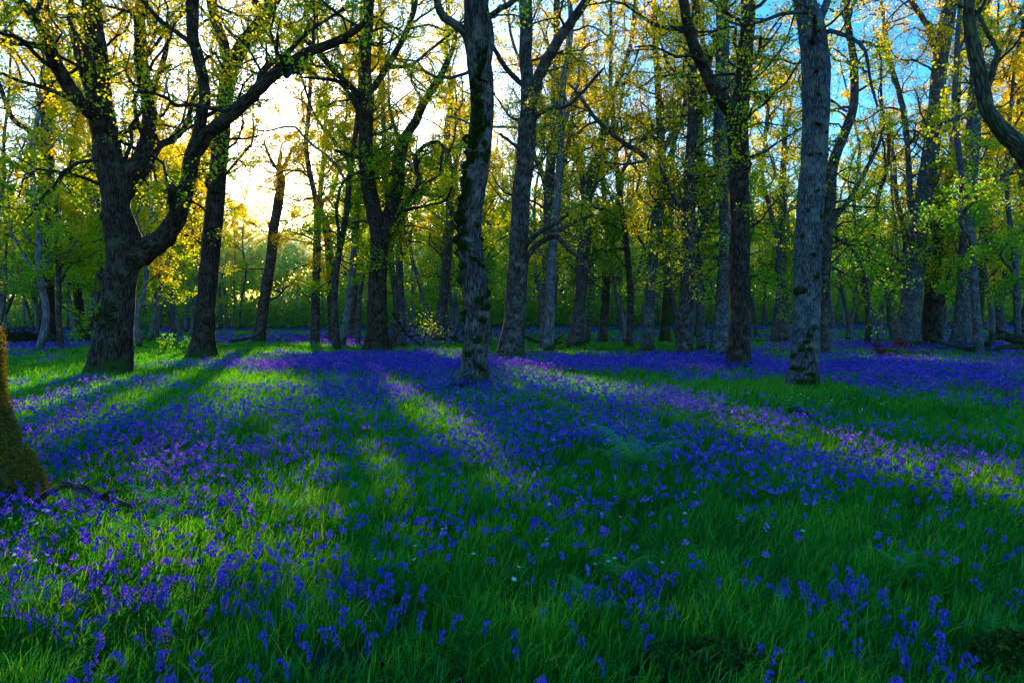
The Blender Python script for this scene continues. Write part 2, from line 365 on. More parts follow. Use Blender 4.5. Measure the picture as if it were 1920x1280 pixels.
# ------------------------------------------------------------------ the named trees (photo pixels: x, y, half width)
A_root, A_O, A_tr = named_tree('bigoak', 'big dark oak with its trunk forking into many thick limbs, left side', (207, 706),
    [(207, 708, 36.0), (212, 660, 32.4), (218, 600, 28.8), (226, 530, 27.9), (236, 470, 31.5), (226, 430, 28.8), (218, 390, 24.3), (214, 345, 25.2), (205, 300, 24.3), (197, 250, 22.5), (190, 195, 19.8), (186, 140, 18.0), (180, 80, 17.1), (172, 20, 16.2), (168, -60, 13.5)],
    [([(196, 262, 16.2), (180, 225, 13.5), (158, 200, 12.6), (132, 168, 12.6), (106, 125, 11.7), (86, 72, 9.9), (60, 25, 9.0), (15, -15, 8.1)], -3, 4),
     ([(112, 135, 4.5), (75, 110, 3.6), (40, 75, 3.6), (0, 62, 2.7)], -4, 1, -1.5),
     ([(190, 235, 10.8), (170, 180, 8.1), (155, 130, 7.2), (143, 85, 7.2), (133, 35, 6.3), (130, -30, 6.3)], 2.5, 4),
     ([(216, 360, 19.8), (240, 325, 16.2), (262, 300, 14.4), (277, 255, 13.5), (280, 200, 12.6), (268, 140, 11.7), (262, 80, 10.8), (264, 20, 9.9), (275, -40, 9.0)], 1.5, 5),
     ([(280, 170, 5.4), (297, 140, 5.4), (312, 95, 4.5), (318, 55, 4.5), (348, 15, 3.6), (362, -30, 3.6)], 3, 2, 1.5),
     ([(232, 375, 9.9), (252, 350, 9.0), (275, 315, 8.1), (297, 275, 7.2), (330, 258, 5.4), (352, 225, 4.5), (360, 190, 3.6)], 3.5, 1),
     ([(240, 490, 22.5), (272, 470, 21.6), (300, 450, 19.8), (322, 425, 17.1), (338, 388, 15.3), (350, 350, 13.5), (360, 300, 13.5), (372, 265, 13.5), (378, 220, 10.8), (384, 180, 9.9), (377, 130, 9.9), (364, 80, 9.9), (360, 30, 10.8), (364, -30, 9.0)], -2, 5),
     ([(365, 290, 10.8), (392, 250, 12.6), (425, 222, 12.6), (462, 190, 11.7), (500, 152, 10.8), (540, 122, 9.9), (580, 97, 9.0), (622, 82, 8.1), (660, 62, 6.3), (690, 32, 4.5), (705, -20, 3.6)], -4.5, 2, -1.8),
     ([(398, 252, 5.4), (440, 218, 5.4), (475, 172, 5.4), (500, 128, 4.5), (545, 92, 3.6), (580, 60, 2.7)], -3, 1, -2),
     ([(330, 410, 8.1), (324, 380, 8.1), (322, 350, 7.2)], -2.2, 0, -1.2)],
    bark='dark', tint=.64, dens=1.05, zmin=5.0, leaf=.08, flare=.45, lump=.075)
named_tree('treeB', 'straight dark trunk forking in a high V just right of the big forked oak', (378, 676),
    [(378, 678, 21), (382, 620, 18), (389, 540, 17), (396, 460, 17), (402, 400, 17), (408, 330, 16), (414, 260, 15), (423, 180, 14), (434, 125, 15), (458, 82, 13), (490, 42, 12), (520, -10, 11)],
    [([(434, 135, 12), (422, 90, 10), (404, 40, 9), (394, -10, 9)], 2, 4)], bark='dark', tint=.78, dens=1.2, zmin=3.6)
named_tree('treeC', 'dark oak left of centre whose trunk splits into a low fork', (705, 662),
    [(705, 664, 20), (706, 610, 18), (708, 530, 17), (712, 450, 17), (703, 405, 15), (691, 345, 14), (686, 275, 13), (687, 220, 13), (690, 180, 11), (686, 130, 9), (690, 60, 9), (694, -20, 9)],
    [([(712, 440, 12), (732, 395, 12), (746, 345, 12), (748, 300, 12), (758, 262, 10), (782, 222, 8), (802, 180, 7), (830, 135, 6), (850, 90, 4)], 2, 2),
     ([(687, 235, 5), (665, 195, 4.5), (638, 155, 4), (603, 148, 3)], -2, 1),
     ([(722, 432, 5), (758, 385, 5), (784, 342, 5), (779, 295, 4), (803, 270, 4), (829, 272, 3), (826, 320, 2.5)], -2, 0),
     ([(757, 395, 3), (798, 386, 3), (834, 376, 2.5), (848, 350, 2)], -3, 0, -1),
     ([(690, 190, 6), (655, 160, 5), (622, 128, 5.5), (590, 90, 6), (556, 62, 6), (515, 35, 6), (475, 2, 6), (450, -25, 6)], -5, 2),
     ([(692, 178, 6), (722, 130, 6), (752, 80, 5.5), (776, 20, 5), (782, -25, 4)], 1, 3),
     ([(725, 128, 3), (770, 122, 3), (805, 95, 2.5), (850, 60, 2)], -1, 1, .5),
     ([(688, 300, 4), (660, 292, 3.5), (628, 282, 3)], -1, 0)], bark='dark', tint=.46, dens=1.15, zmin=4)
D_root, D_O, D_tr = named_tree('treeD', 'slightly crooked front trunk with dark moss lumps down its bark, in the middle', (885, 730),
    [(887, 730, 30), (889, 700, 26), (892, 650, 23), (894, 600, 24), (891, 550, 25), (886, 500, 23), (881, 450, 23), (882, 400, 22), (890, 350, 22), (897, 300, 22), (901, 250, 22), (904, 200, 21), (903, 150, 22), (896, 100, 22), (892, 50, 23), (894, 0, 22), (896, -60, 20)],
    [([(884, 95, 9), (872, 62, 9), (852, 45, 8), (832, 33, 8), (820, 5, 7), (812, -30, 6)], -.8, 2),
     ([(905, 45, 6), (930, 22, 5), (955, 8, 5), (980, -10, 4)], -1, 2),
     ([(908, 150, 8), (918, 110, 5), (921, 60, 5), (908, 5, 5), (900, -30, 5)], -.7, 1, -.3),
     ([(893, 690, 12), (872, 705, 10), (850, 722, 7), (830, 736, 4)], -.9, 0, -.1)], bark='mid', tint=.5, dens=.35, zmin=5.6, leaf=.075, flare=.25, lump=.08)
named_tree('treeE', 'tall grey brown trunk beside the mossy one, thick limb rising to the right', (957, 677),
    [(957, 679, 24), (961, 640, 21), (967, 580, 20), (970, 520, 19), (972, 470, 18), (974, 420, 17), (978, 360, 17), (985, 300, 17), (989, 240, 17), (991, 190, 15), (988, 145, 12), (985, 100, 12), (987, 50, 12), (985, 0, 12), (985, -50, 11)],
    [([(992, 205, 12), (1003, 165, 11), (1022, 118, 10), (1047, 75, 10), (1075, 36, 9), (1100, 0, 8), (1118, -35, 8)], -2, 4),
     ([(992, 240, 5), (1010, 215, 4), (1034, 203, 4), (1060, 200, 3.5), (1090, 175, 3), (1112, 150, 3), (1132, 128, 2)], -2, 0),
     ([(985, 165, 5), (952, 132, 5), (930, 97, 4), (915, 65, 3)], -2, 1),
     ([(978, 470, 7), (992, 452, 6), (1010, 436, 5), (1040, 420, 4), (1066, 400, 3)], -2, 0),
     ([(1012, 435, 4), (1048, 430, 4), (1080, 416, 3), (1112, 402, 2.5)], -2.5, 0, -1),
     ([(980, 498, 6), (996, 470, 5.5), (1018, 452, 5), (1042, 443, 5), (1068, 468, 4), (1092, 488, 3), (1108, 512, 2)], -1.6, 0),
     ([(985, 290, 4), (960, 268, 3), (938, 252, 2.5)], -1, 0)], bark='mid', tint=.6, dens=.6, zmin=5)
named_tree('treeF', 'pale slim trunk with mossy foot close behind the tall grey brown one', (1026, 656),
    [(1026, 657, 13), (1027, 600, 12), (1028, 500, 11), (1030, 420, 11), (1030, 340, 10), (1037, 250, 8), (1042, 150, 7), (1044, 50, 6), (1045, -20, 6)],
    [([(1030, 380, 6), (1016, 325, 5), (1000, 285, 4), (985, 230, 3)], 1, 2), ([(1032, 385, 6), (1050, 325, 5), (1066, 270, 5), (1075, 210, 4)], 1, 2)], bark='pale', tint=.6, dens=1.1, zmin=3.6)
named_tree('treeG', 'greenish forked trunk leaning right, behind the slim pale one right of centre', (1078, 651),
    [(1077, 652, 15), (1083, 600, 12), (1091, 530, 11), (1097, 460, 11), (1099, 400, 11), (1098, 345, 10), (1082, 300, 7), (1068, 250, 6), (1044, 205, 4)],
    [([(1098, 360, 8), (1112, 312, 8), (1127, 268, 7), (1140, 210, 6), (1160, 150, 5), (1182, 85, 4), (1190, 20, 4)], 2, 3)], bark='pale', tint=.55, dens=1.2, zmin=3.4)
named_tree('treeI', 'straight bluish trunk with a green mossy foot, left of the broken forked one', (1213, 661),
    [(1213, 662, 11), (1215, 610, 10), (1221, 520, 10), (1230, 430, 10), (1238, 360, 10), (1240, 290, 8), (1236, 200, 7), (1230, 100, 5), (1225, 0, 5)],
    [([(1236, 335, 5), (1208, 292, 5), (1165, 265, 4), (1120, 226, 4), (1094, 190, 3)], -2, 1), ([(1243, 285, 5), (1268, 232, 4), (1288, 180, 4), (1300, 110, 3)], 1, 2)], bark='pale', tint=.68, dens=1.3, zmin=3.4)
named_tree('treeJ', 'grey trunk wrapped in bare drooping twigs, left of the dark Y shaped tree', (1281, 671),
    [(1281, 672, 15), (1284, 610, 14), (1289, 520, 13), (1291, 430, 13), (1293, 350, 11), (1296, 270, 10), (1299, 200, 9), (1300, 100, 7), (1305, -10, 6)],
    [([(1298, 470, 6), (1318, 425, 6), (1335, 390, 5), (1352, 350, 4)], 1, 1), ([(1290, 420, 6), (1268, 380, 5), (1252, 345, 4)], -1, 1), ([(1298, 260, 6), (1318, 200, 5), (1328, 130, 5), (1345, 60, 4)], 1, 2)], bark='mid', tint=.6, dens=1.5, zmin=2.8, droop=.14)
named_tree('treeK', 'very dark trunk dividing into a tall Y, standing in front of a pale one', (1385, 693),
    [(1385, 696, 23), (1386, 650, 20), (1387, 580, 19), (1386, 500, 19), (1387, 420, 18), (1385, 350, 18), (1385, 280, 18), (1383, 220, 19), (1392, 165, 15), (1397, 105, 14), (1402, 40, 13), (1405, -30, 13)],
    [([(1382, 235, 15), (1366, 200, 14), (1340, 170, 11), (1315, 120, 10), (1297, 70, 10), (1284, 20, 9), (1278, -25, 9)], -2, 4)], bark='dark', tint=.62, dens=.9, zmin=4.6, flare=.3)
named_tree('treeL', 'pale trunk half hidden behind the very dark Y shaped one, black knots low down', (1350, 672),
    [(1350, 674, 19), (1353, 610, 14), (1359, 510, 13), (1362, 410, 13), (1356, 310, 14), (1353, 210, 14), (1355, 100, 12), (1355, -10, 11)],
    [([(1350, 200, 6), (1335, 172, 6), (1315, 158, 6), (1294, 154, 5)], -1, 0), ([(1358, 180, 5), (1385, 140, 4), (1430, 90, 3)], -1, 1)], bark='pale', tint=.6, dens=.9, zmin=4.2)
M_root, M_O, M_tr = named_tree('treeM', 'stout pale grey front trunk dotted with dark knots, right of centre', (1505, 735),
    [(1504, 737, 29), (1508, 700, 26), (1511, 640, 24), (1513, 560, 24), (1515, 480, 24), (1518, 420, 24), (1522, 350, 24), (1527, 280, 23), (1530, 200, 24), (1530, 130, 25), (1526, 80, 24), (1519, 40, 23), (1509, 5, 20), (1500, -40, 17)],
    [([(1536, 70, 7), (1556, 58, 4), (1575, 64, 4), (1600, 74, 3.5), (1622, 95, 3), (1632, 150, 2.5), (1645, 200, 2)], -1, 0),
     ([(1525, 60, 9), (1548, 10, 7), (1560, -40, 6)], 1, 3)], bark='pale', tint=.6, dens=.3, zmin=6.0, leaf=.075, flare=.3)
named_tree('treeN', 'slim dark crooked trunk close behind the stout pale knotted one', (1543, 667),
    [(1543, 668, 10), (1545, 600, 9), (1545, 520, 11), (1548, 450, 12), (1555, 380, 11), (1561, 310, 10), (1580, 258, 9), (1600, 200, 8), (1601, 120, 7), (1590, 50, 6), (1585, -20, 5)],
    [([(1553, 430, 6), (1572, 400, 6), (1592, 375, 5), (1620, 325, 4), (1648, 272, 3)], 0, 1), ([(1560, 440, 3), (1600, 470, 3), (1625, 530, 2.5), (1632, 600, 2)], -3, 0)], bark='mid', tint=.5, dens=1.5, zmin=2.6, droop=.12)
named_tree('treeO', 'leaning blue grey trunk tilting up to the right, first of the right hand trio', (1700, 655),
    [(1699, 657, 18), (1704, 600, 18), (1712, 520, 17), (1720, 440, 16), (1735, 350, 15), (1747, 270, 14), (1755, 200, 13), (1762, 120, 13), (1774, 50, 13), (1786, -20, 12)],
    [([(1756, 90, 6), (1738, 48, 5), (1712, 8, 5), (1695, -25, 4)], -1, 2), ([(1722, 430, 6), (1706, 370, 6), (1703, 300, 5), (1692, 200, 5), (1665, 100, 4), (1655, 20, 3)], 2, 2)], bark='pale', tint=.62, dens=1.2, zmin=3.5)
named_tree('treeP', 'dark rugged trunk standing between the two pale trunks at right', (1748, 650),
    [(1747, 652, 15), (1749, 560, 13), (1754, 480, 11), (1766, 410, 9), (1780, 330, 8), (1790, 250, 7), (1795, 160, 6), (1800, 60, 5)],
    [([(1758, 450, 5), (1742, 400, 4), (1738, 350, 4)], 1, 1)], bark='dark', tint=.6, dens=1.3, zmin=3.2)
named_tree('treeQ', 'upright pale trunk with a mossy left side, last of the right hand trio', (1801, 655),
    [(1801, 657, 17), (1805, 600, 14), (1811, 510, 13), (1815, 420, 13), (1820, 320, 12), (1826, 220, 12), (1831, 120, 10), (1836, 0, 9)],
    [([(1826, 200, 6), (1850, 150, 5), (1880, 80, 5), (1910, 30, 4)], 1, 2), ([(1816, 380, 4), (1850, 340, 4), (1890, 300, 3)], 1, 1)], bark='pale', tint=.64, dens=1.2, zmin=3.5)
named_tree('treeR', 'mossy crooked limb curving in from a trunk beyond the right edge', (2050, 760),
    [(2052, 765, 34), (2048, 600, 30), (2040, 450, 30), (2030, 380, 28), (2040, 250, 22), (2060, 100, 18), (2070, 0, 16)],
    [([(2030, 400, 22), (1985, 350, 20), (1945, 312, 19), (1912, 280, 17), (1880, 245, 14), (1852, 205, 12), (1838, 150, 12), (1826, 90, 12), (1816, 30, 9), (1820, -35, 9)], -1, 4)], bark='mossy', tint=.75, dens=.5, zmin=5)
named_tree('treeS', 'dark trunk near the left edge with long limbs reaching left', (90, 646),
    [(90, 648, 14), (88, 580, 12), (88, 500, 12), (88, 430, 12), (86, 370, 12), (88, 300, 12), (90, 230, 11), (88, 150, 9), (84, 60, 7)],
    [([(84, 362, 6), (65, 335, 5), (40, 315, 5), (5, 300, 4), (-40, 300, 4)], -2, 1), ([(88, 300, 5), (60, 250, 5), (25, 225, 4), (5, 175, 4), (-15, 120, 3)], -1, 2), ([(90, 230, 4), (120, 170, 4), (130, 100, 3)], 1, 1)], bark='dark', tint=.45, dens=1.4, zmin=3)
named_tree('treeT', 'thin dark leaning trunk between the left edge tree and the big forked oak', (158, 641),
    [(159, 642, 8), (150, 590, 8), (143, 520, 7), (138, 440, 6), (132, 350, 5), (140, 260, 4)], [], bark='dark', tint=.4, dens=1.8, zmin=2.6)
named_tree('treeU', 'crooked leaning trunk with a blunt branching top, left of the low sun', (487, 642),
    [(485, 643, 11), (492, 590, 10), (499, 540, 10), (509, 480, 9), (513, 430, 9), (521, 385, 9), (527, 340, 8), (523, 315, 5), (527, 285, 3)],
    [([(524, 322, 4), (538, 302, 3), (550, 275, 2.5)], 0, 0), ([(522, 320, 3.5), (508, 300, 3), (496, 270, 2.5)], 0, 0)], bark='mid', tint=.75, dens=1.5, zmin=3.2, ext=0, lpt=12, cull='beams')
named_tree('treeV', 'slim forked trunk standing against the glow of the low sun', (590, 643),
    [(590, 644, 8), (592, 560, 8), (594, 480, 7), (595, 400, 6.5), (590, 365, 5), (580, 320, 5), (574, 270, 4), (580, 200, 4), (585, 100, 3)],
    [([(595, 395, 5), (606, 378, 4), (622, 362, 4), (632, 330, 3)], 1, 1)], bark='mid', tint=.75, dens=1.5, zmin=3.4, lpt=12, cull='beams')
named_tree('treeW', 'mossy footed trunk just right of the slim sunlit fork', (626, 641),
    [(627, 642, 9), (622, 580, 8), (619, 500, 8), (612, 430, 7), (600, 380, 5), (606, 300, 4), (612, 200, 3)], [], bark='mid', tint=.62, dens=1.4, zmin=3.2)
named_tree('treeX', 'bluish slender trunk leaning right, left of the crooked mossy front tree', (823, 641),
    [(822, 642, 10), (829, 590, 9), (837, 500, 9), (844, 400, 8), (842, 320, 7), (838, 250, 6), (846, 180, 5), (836, 100, 4), (840, 20, 4)],
    [([(842, 330, 4), (855, 300, 3.5), (868, 260, 3), (860, 230, 2.5)], 0, 1)], bark='pale', tint=.62, dens=1.3, zmin=3.4)
named_tree('treeY', 'narrow upright trunk just right of the low forked oak', (753, 651),
    [(754, 652, 8), (751, 560, 7), (748, 460, 6), (750, 380, 5), (748, 280, 4)], [], bark='pale', tint=.7, dens=1.6, zmin=2.4, cull='beams')
named_tree('tree1', 'pair trunk left of two mossy thin stems behind the low forked oak', (666, 634),
    [(666, 635, 9), (664, 580, 8), (664, 500, 7), (672, 440, 6), (690, 405, 5), (700, 380, 4)], [], bark='mid', tint=.6, dens=1.3, zmin=3)
named_tree('tree2', 'dark mossy stem right of the bluish trunk with the green foot', (1246, 641),
    [(1246, 642, 9), (1249, 580, 8), (1255, 480, 7), (1258, 380, 6), (1262, 250, 4)], [], bark='mossy', tint=.65, dens=1.5, zmin=3)
named_tree('tree3', 'stubby pale trunk half way between the dark Y tree and the stout knotted one', (1466, 640),
    [(1466, 641, 10), (1465, 580, 9), (1463, 500, 9), (1466, 400, 7), (1470, 280, 5)], [], bark='pale', tint=.55, dens=1.5, zmin=2.8)
named_tree('tree4', 'slim knotted trunk behind and right of the leaning forked one', (1130, 641),
    [(1130, 642, 8), (1134, 580, 8), (1138, 500, 8), (1142, 440, 7), (1134, 380, 5), (1128, 300, 4)], [([(1141, 450, 5), (1156, 410, 4), (1166, 360, 3)], 0, 1)], bark='mid', tint=.55, dens=1.4, zmin=2.8)
named_tree('tree5', 'brown green trunk standing beyond the right hand trio', (1832, 638),
    [(1832, 639, 8), (1836, 560, 8), (1840, 480, 8), (1846, 380, 6), (1852, 280, 5)], [], bark='mossy', tint=.75, dens=1.5, zmin=3)
named_tree('tree6', 'forked pale trunk near the right edge beyond the fallen bough', (1878, 632),
    [(1878, 633, 8), (1874, 580, 7), (1866, 530, 6), (1858, 470, 5), (1856, 400, 4)], [([(1876, 560, 6), (1886, 510, 5), (1892, 450, 4)], 0, 1)], bark='pale', tint=.7, dens=1.5, zmin=3)
Z_root, Z_O, Z_tr = named_tree('treeZ', 'rough mossy root flare of the nearest trunk cut off by the left edge', (-25, 960),
    [(-6, 985, 104), (-20, 930, 86), (-34, 880, 74), (-54, 820, 68), (-72, 740, 62), (-75, 650, 58), (-110, 500, 54), (-170, 250, 52), (-260, 0, 46), (-330, -200, 40)],
    [([(-10, 900, 30), (22, 935, 20), (52, 962, 12), (85, 978, 6)], -.25, 0, -.05)], bark='near', tint=.5, dens=.3, zmin=7, flare=.12, lump=.07, leaf=.08, ext=3)
# ------------------------------------------------------------------ moss and knots on the two front trunks
def moss_on(root, O, P, R, spots, name='moss', dark=.1, mat=None, n=160):
    mb = MB()
    for (px, py, rr) in spots:
        # find ring nearest this height, then a point on the side that faces where the photo shows it
        Y = O[1]; w = pt(px, py, Y) - O
        i = int(np.argmin(abs(P[:, 2] - w[2]))); c = P[i]; r = R[i]
        dx = float(np.clip((w[0] - c[0]) / r, -.97, .97)); d = np.array([dx, -math.sqrt(1 - dx * dx), 0])
        q = c + d * r; s = rr * Y / F * rng.uniform(.8, 1.2); ea, eb = rng.uniform(.7, 1.5), rng.uniform(.6, 1.3); k = int(n * (rr / 8) ** 1.3)
        tg = np.array([-d[1], d[0], 0]); g = rng.normal(size=(k, 3)) * .42
        g = g * np.array([ea, eb, 1]) + np.stack([g[:, 1] * rng.normal() * .4, g[:, 0] * rng.normal() * .3, g[:, 2] * 0], 1); a = g[:, 0] * s / r; dd = np.stack([d[0] * np.cos(a) + tg[0] * np.sin(a), d[1] * np.cos(a) + tg[1] * np.sin(a), np.zeros(k)], 1)
        h = np.exp(-(g[:, 0] ** 2 + g[:, 1] ** 2) * 2.2) * s * .95
        PP = c + dd * (r * .99 + h * rng.uniform(.5, 1, k))[:, None] + np.array([0, 0, 1]) * (g[:, 1] * s)[:, None]
        leaf_batch(mb, PP, .05 * (Y / 15), np.clip(dark + rng.random(k) * .5, 0, 1), -.2)
    return link(name, mb.mesh(name, mat or M_moss), root)
sp = []
for y in range(235, 470, 7): sp.append((float(np.interp(y, [235, 300, 350, 400, 470], [888, 880, 872, 866, 862])) + rng.normal() * 5, y + rng.normal() * 3, rng.uniform(6, 12)))
for y in range(100, 300, 13): sp.append((rng.uniform(888, 916), y, rng.uniform(6, 10)))
sp += [(866, 520, 10), (868, 500, 9), (890, 490, 9), (903, 495, 8), (895, 430, 7), (906, 455, 6), (899, 560, 9), (912, 575, 10), (872, 590, 9), (868, 600, 7), (896, 640, 8), (880, 668, 9), (902, 690, 9), (868, 630, 6),
       (860, 715, 12), (845, 724, 9), (872, 722, 12), (890, 728, 10), (905, 600, 8), (914, 555, 7)]
moss_on(D_root, D_O, D_tr[0], D_tr[1], sp)
kn = [(1521, 512, 6), (1492, 550, 9), (1500, 545, 7), (1488, 540, 6), (1515, 478, 4), (1530, 455, 4), (1498, 440, 4), (1522, 365, 4), (1543, 375, 4), (1512, 300, 4), (1528, 300, 4), (1540, 250, 4), (1525, 236, 5), (1524, 178, 5), (1508, 400, 3), (1530, 410, 4), (1520, 145, 4), (1543, 300, 4)]
moss_on(M_root, M_O, M_tr[0], M_tr[1], kn, 'knots', 0.05, n=100)
bs = [(1497 + rng.uniform(-14, 24), 600 + 130 * rng.random() ** .8, rng.uniform(4, 8)) for k in range(22)]
moss_on(M_root, M_O, M_tr[0], M_tr[1], bs, 'moss', .15, n=90)
zs = [(float(np.interp(y, [700, 800, 880, 960], [2, 22, 42, 70])) - abs(rng.normal()) * 16, y, rng.uniform(5, 11)) for y in rng.uniform(690, 965, 75)]
def fur_moss(root, n=60000):
    tr = [c for c in root.children if c.name.startswith(('trunk', 'limb'))]; mb = MB()
    for c in tr:
        k = len(c.data.vertices); co = np.zeros(k * 3, np.float32); c.data.vertices.foreach_get('co', co); co = co.reshape(-1, 3)
        nr = np.zeros(k * 3, np.float32); c.data.vertex_normals.foreach_get('vector', nr); nr = nr.reshape(-1, 3)
        w = np.clip(nr[:, 0] * 1.5 - .15 + 2.6 * (fbm(co[:, 0] + co[:, 1], co[:, 2], .22, 31) - .5) - .25 * co[:, 2], 0, 1) * (co[:, 2] < 2.6) * (nr[:, 1] < .8)  # densest on the right side, where the warm sunlit rim is painted
        if w.sum() <= 0: continue
        m_ = n if c.name.startswith('trunk') else n // 6; i = rng.choice(k, m_, p=w / w.sum())
        P = co[i] + rng.normal(size=(m_, 3)) * .014 + nr[i] * (rng.random(m_) * .022)[:, None]
        leaf_batch(mb, P, .016, np.clip(.2 + .7 * rng.random(m_) + .3 * (fbm(P[:, 0] + P[:, 1], P[:, 2], .12, 3) - .5), 0, 1), .1)
    link('moss', mb.mesh('moss', M_sunmoss), root)
fur_moss(Z_root)
bs = [(187 + rng.uniform(-14, 50), 555 + 150 * rng.random(), rng.uniform(4, 9)) for k in range(14)] + [(212 + 17 * math.cos(a), 603 - 12 * math.sin(a), 6) for a in np.linspace(0, 3.1, 9)]
moss_on(A_root, A_O, A_tr[0], A_tr[1], bs, 'moss', .15, n=60)
def burl(root, O, P, R, px, py, rr):
    Y = O[1]; w = pt(px, py, Y) - O; i = int(np.argmin(abs(P[:, 2] - w[2]))); c = P[i]; r = R[i]
    dx = float(np.clip((w[0] - c[0]) / r, -.95, .95)); d = np.array([dx, -math.sqrt(1 - dx * dx), .1]); s = rr * Y / F
    mb = MB(); n = 9; t = np.linspace(0, 1, n); pts = c + d * (r * .7) + d * (s * 1.1 * t)[:, None]
    tube(mb, pts, s * np.sqrt(np.clip(1 - t ** 3, .02, 1)), 14, .12, seed=int(px) % 60)
    link('burl', mb.mesh('burl', B_dark, True, True), root)
burl(A_root, A_O, A_tr[0], A_tr[1], 203, 415, 11)
burl(A_root, A_O, A_tr[0], A_tr[1], 226, 600, 9)
burl(D_root, D_O, D_tr[0], D_tr[1], 868, 490, 7)
# ------------------------------------------------------------------ the trees of the wood behind
def bg_tree(g, name, loc, Ht, r0, tint, bark, cull, leaf=.12, dens=1.0, zmin=1.7, lpt=6, droop=.09):
    O = np.array(loc, float)
    n = 9; fork = int(n * g.uniform(.4, .65)); bP = None
    for tr_ in range(14):                         # of several wandering stems keep the one clear of the sunbeams
        P = [np.array([0, 0, -.1])]; d = np.array([g.normal() * .07, g.normal() * .07, 1.0])
        for i in range(n):
            d = d + np.array([g.normal() * .15, g.normal() * .15, .16]); d /= np.linalg.norm(d); P.append(P[-1] + d * Ht / n)
        sc_ = sun_cull(smooth_path(np.array(P), np.ones(n + 1), .5)[0] + O).sum() if cull else 0
        sc_ += 60 * max(0, math.hypot(P[-1][0], P[-1][1]) / Ht - .09)
        if bP is None or sc_ < bP[0]: bP = (sc_, P)
    P = bP[1]
    P = np.array(P); R = r0 * np.linspace(1, .3, n + 1) ** .9
    Pf, Rf = smooth_path(P, R, .7); mains = [(Pf, Rf, .15)]
    mb = MB(); tube(mb, Pf, Rf, 10, .05, .35, seed=int(g.integers(60)))
    for k in range(int(g.integers(2, 5))):
        i = int(g.integers(max(2, fork - 2), n - 2)); a = g.uniform(0, 6.283)
        Q, RQ = grow_path(P[i], np.array([math.cos(a) * .75, math.sin(a) * .75, .75]), Ht * g.uniform(.28, .5), R[i] * .62, 9, .26, .08, g)
        if cull and sun_cull(Q[2:] + O).max() > .45: continue
        Qf, Rq = smooth_path(Q, RQ, .6); tube(mb, Qf, Rq, 7, .05); mains.append((Qf, Rq, .1))
    mt = mb.mesh('trunk', BARK[bark], True, True)
    mbB, mbL = MB(), MB()
    foliate(mbB, mbL, mains, g, O, dens, zmin, leaf, lpt, tint - .06, .040, .8, cull, droop, .06)
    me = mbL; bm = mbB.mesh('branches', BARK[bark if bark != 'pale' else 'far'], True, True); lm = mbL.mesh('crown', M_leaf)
    return mt, bm, lm
def place(name, loc, rz, sc, ms, label, group):
    r = tag(empty(name, loc, rz), label, 'tree', group); r.scale = (sc, sc, sc)
    for nme, m in zip(('trunk', 'branches', 'crown'), ms): link(nme, m, r)
    return r
REG = [(-400, 150, 'slim background trunk in the rows left of the big forked oak', 'background trees at the far left'),
       (150, 470, 'background tree in the rows between the big forked oak and the glow', 'background trees behind the big forked oak'),
       (470, 870, 'background tree in the rows around the low sun left of the mossy front trunk', 'background trees around the low sun'),
       (870, 1300, 'background tree in the rows between the tall brown trunk and the dark Y', 'background trees right of the middle'),
       (1300, 1650, 'background tree in the rows around the stout pale knotted trunk', 'background trees around the pale front trunk'),
       (1650, 2600, 'background tree in the rows behind and around the right hand trio', 'background trees at the far right')]
def region(px):
    for a, b, l, gname in REG:
        if a <= px < b: return l, gname
    return REG[-1][2:]
g = np.random.default_rng(77)
variants = []
for k in range(9):
    variants.append(bg_tree(np.random.default_rng(900 + k), 'v', (200 + 40 * k, 0, 0), g.uniform(16, 23), g.uniform(.15, .26), .42 + .05 * (k % 5), ['pale', 'mid', 'far'][k % 3], False, .15, .85, 1.7, 6))
nbg = 0; sp_ = 6.0; Yr = 33.0
while Yr < 104:
    w = .84 * Yr + 7; nx = int(2 * w / sp_)
    for i in range(nx):
        best = None
        for c_ in range(24):                                    # keep trunks out of the paths of the low sunbeams
            x = -w + (i + .5 + g.uniform(-.75, .75)) * 2 * w / nx; y = Yr + g.uniform(-.45, .45) * sp_
            if any((x - a) ** 2 + (y - b) ** 2 < 2.4 ** 2 for a, b, _ in tree_xy): continue
            tt = np.linspace(0, 75, 60); LN = np.stack([x - SUN[0] * tt, y - SUN[1] * tt, tt * 0], 1); LN = LN[LN[:, 1] > 2.3]
            sc_ = (lit_px(*proj(LN)) if len(LN) else np.zeros(1)).sum()
            if best is None or sc_ < best[0] - .05: best = (sc_, x, y)
        if best is None or best[0] > .9: continue
        _, x, y = best; tree_xy.append((x, y, .3))
        px = CX + F * x / y
        if y < 45 and abs(px - 540) < 60: continue
        z = float(H(x, y)) - .05; lab, grp = region(px)
        # does its crown stand in the way of the sun on the floor we see?
        gx = [x - SUN[0] / SUN[2] * h for h in (2, 6, 10, 15, 20)]; gy = [y - SUN[1] / SUN[2] * h for h in (2, 6, 10, 15, 20)]
        need = any(1 < b < 75 and abs(a) < .8 * b + 6 for a, b in zip(gx, gy)) or abs(px - 545) < 110
        if need:
            side = abs(px - 500) < 260  # trees around the sun: backlit gold put into the leaf tint
            ms = bg_tree(g, 'v', (x, y, z), g.uniform(15, 22), g.uniform(.13, .25), (.62 if side else .5) + g.normal() * .08, ['pale', 'mid', 'far', 'far'][int(g.integers(4))], True, leaf=.12 if y < 60 else .16, lpt=(6 if y < 60 else 5) + (5 if abs(px - 450) < 420 else 0), dens=.85 if y < 60 else .65)
            place('woodland_tree', (x, y, z), 0, 1, ms, lab, grp)
        else:
            ms = variants[int(g.integers(len(variants)))]
            place('woodland_tree', (x, y, z), g.uniform(0, 6.28), g.uniform(.8, 1.15), ms, lab, grp)
        nbg += 1
    Yr += sp_
    if Yr > 60: sp_ = 7.6
print('background trees', nbg, NLEAF)
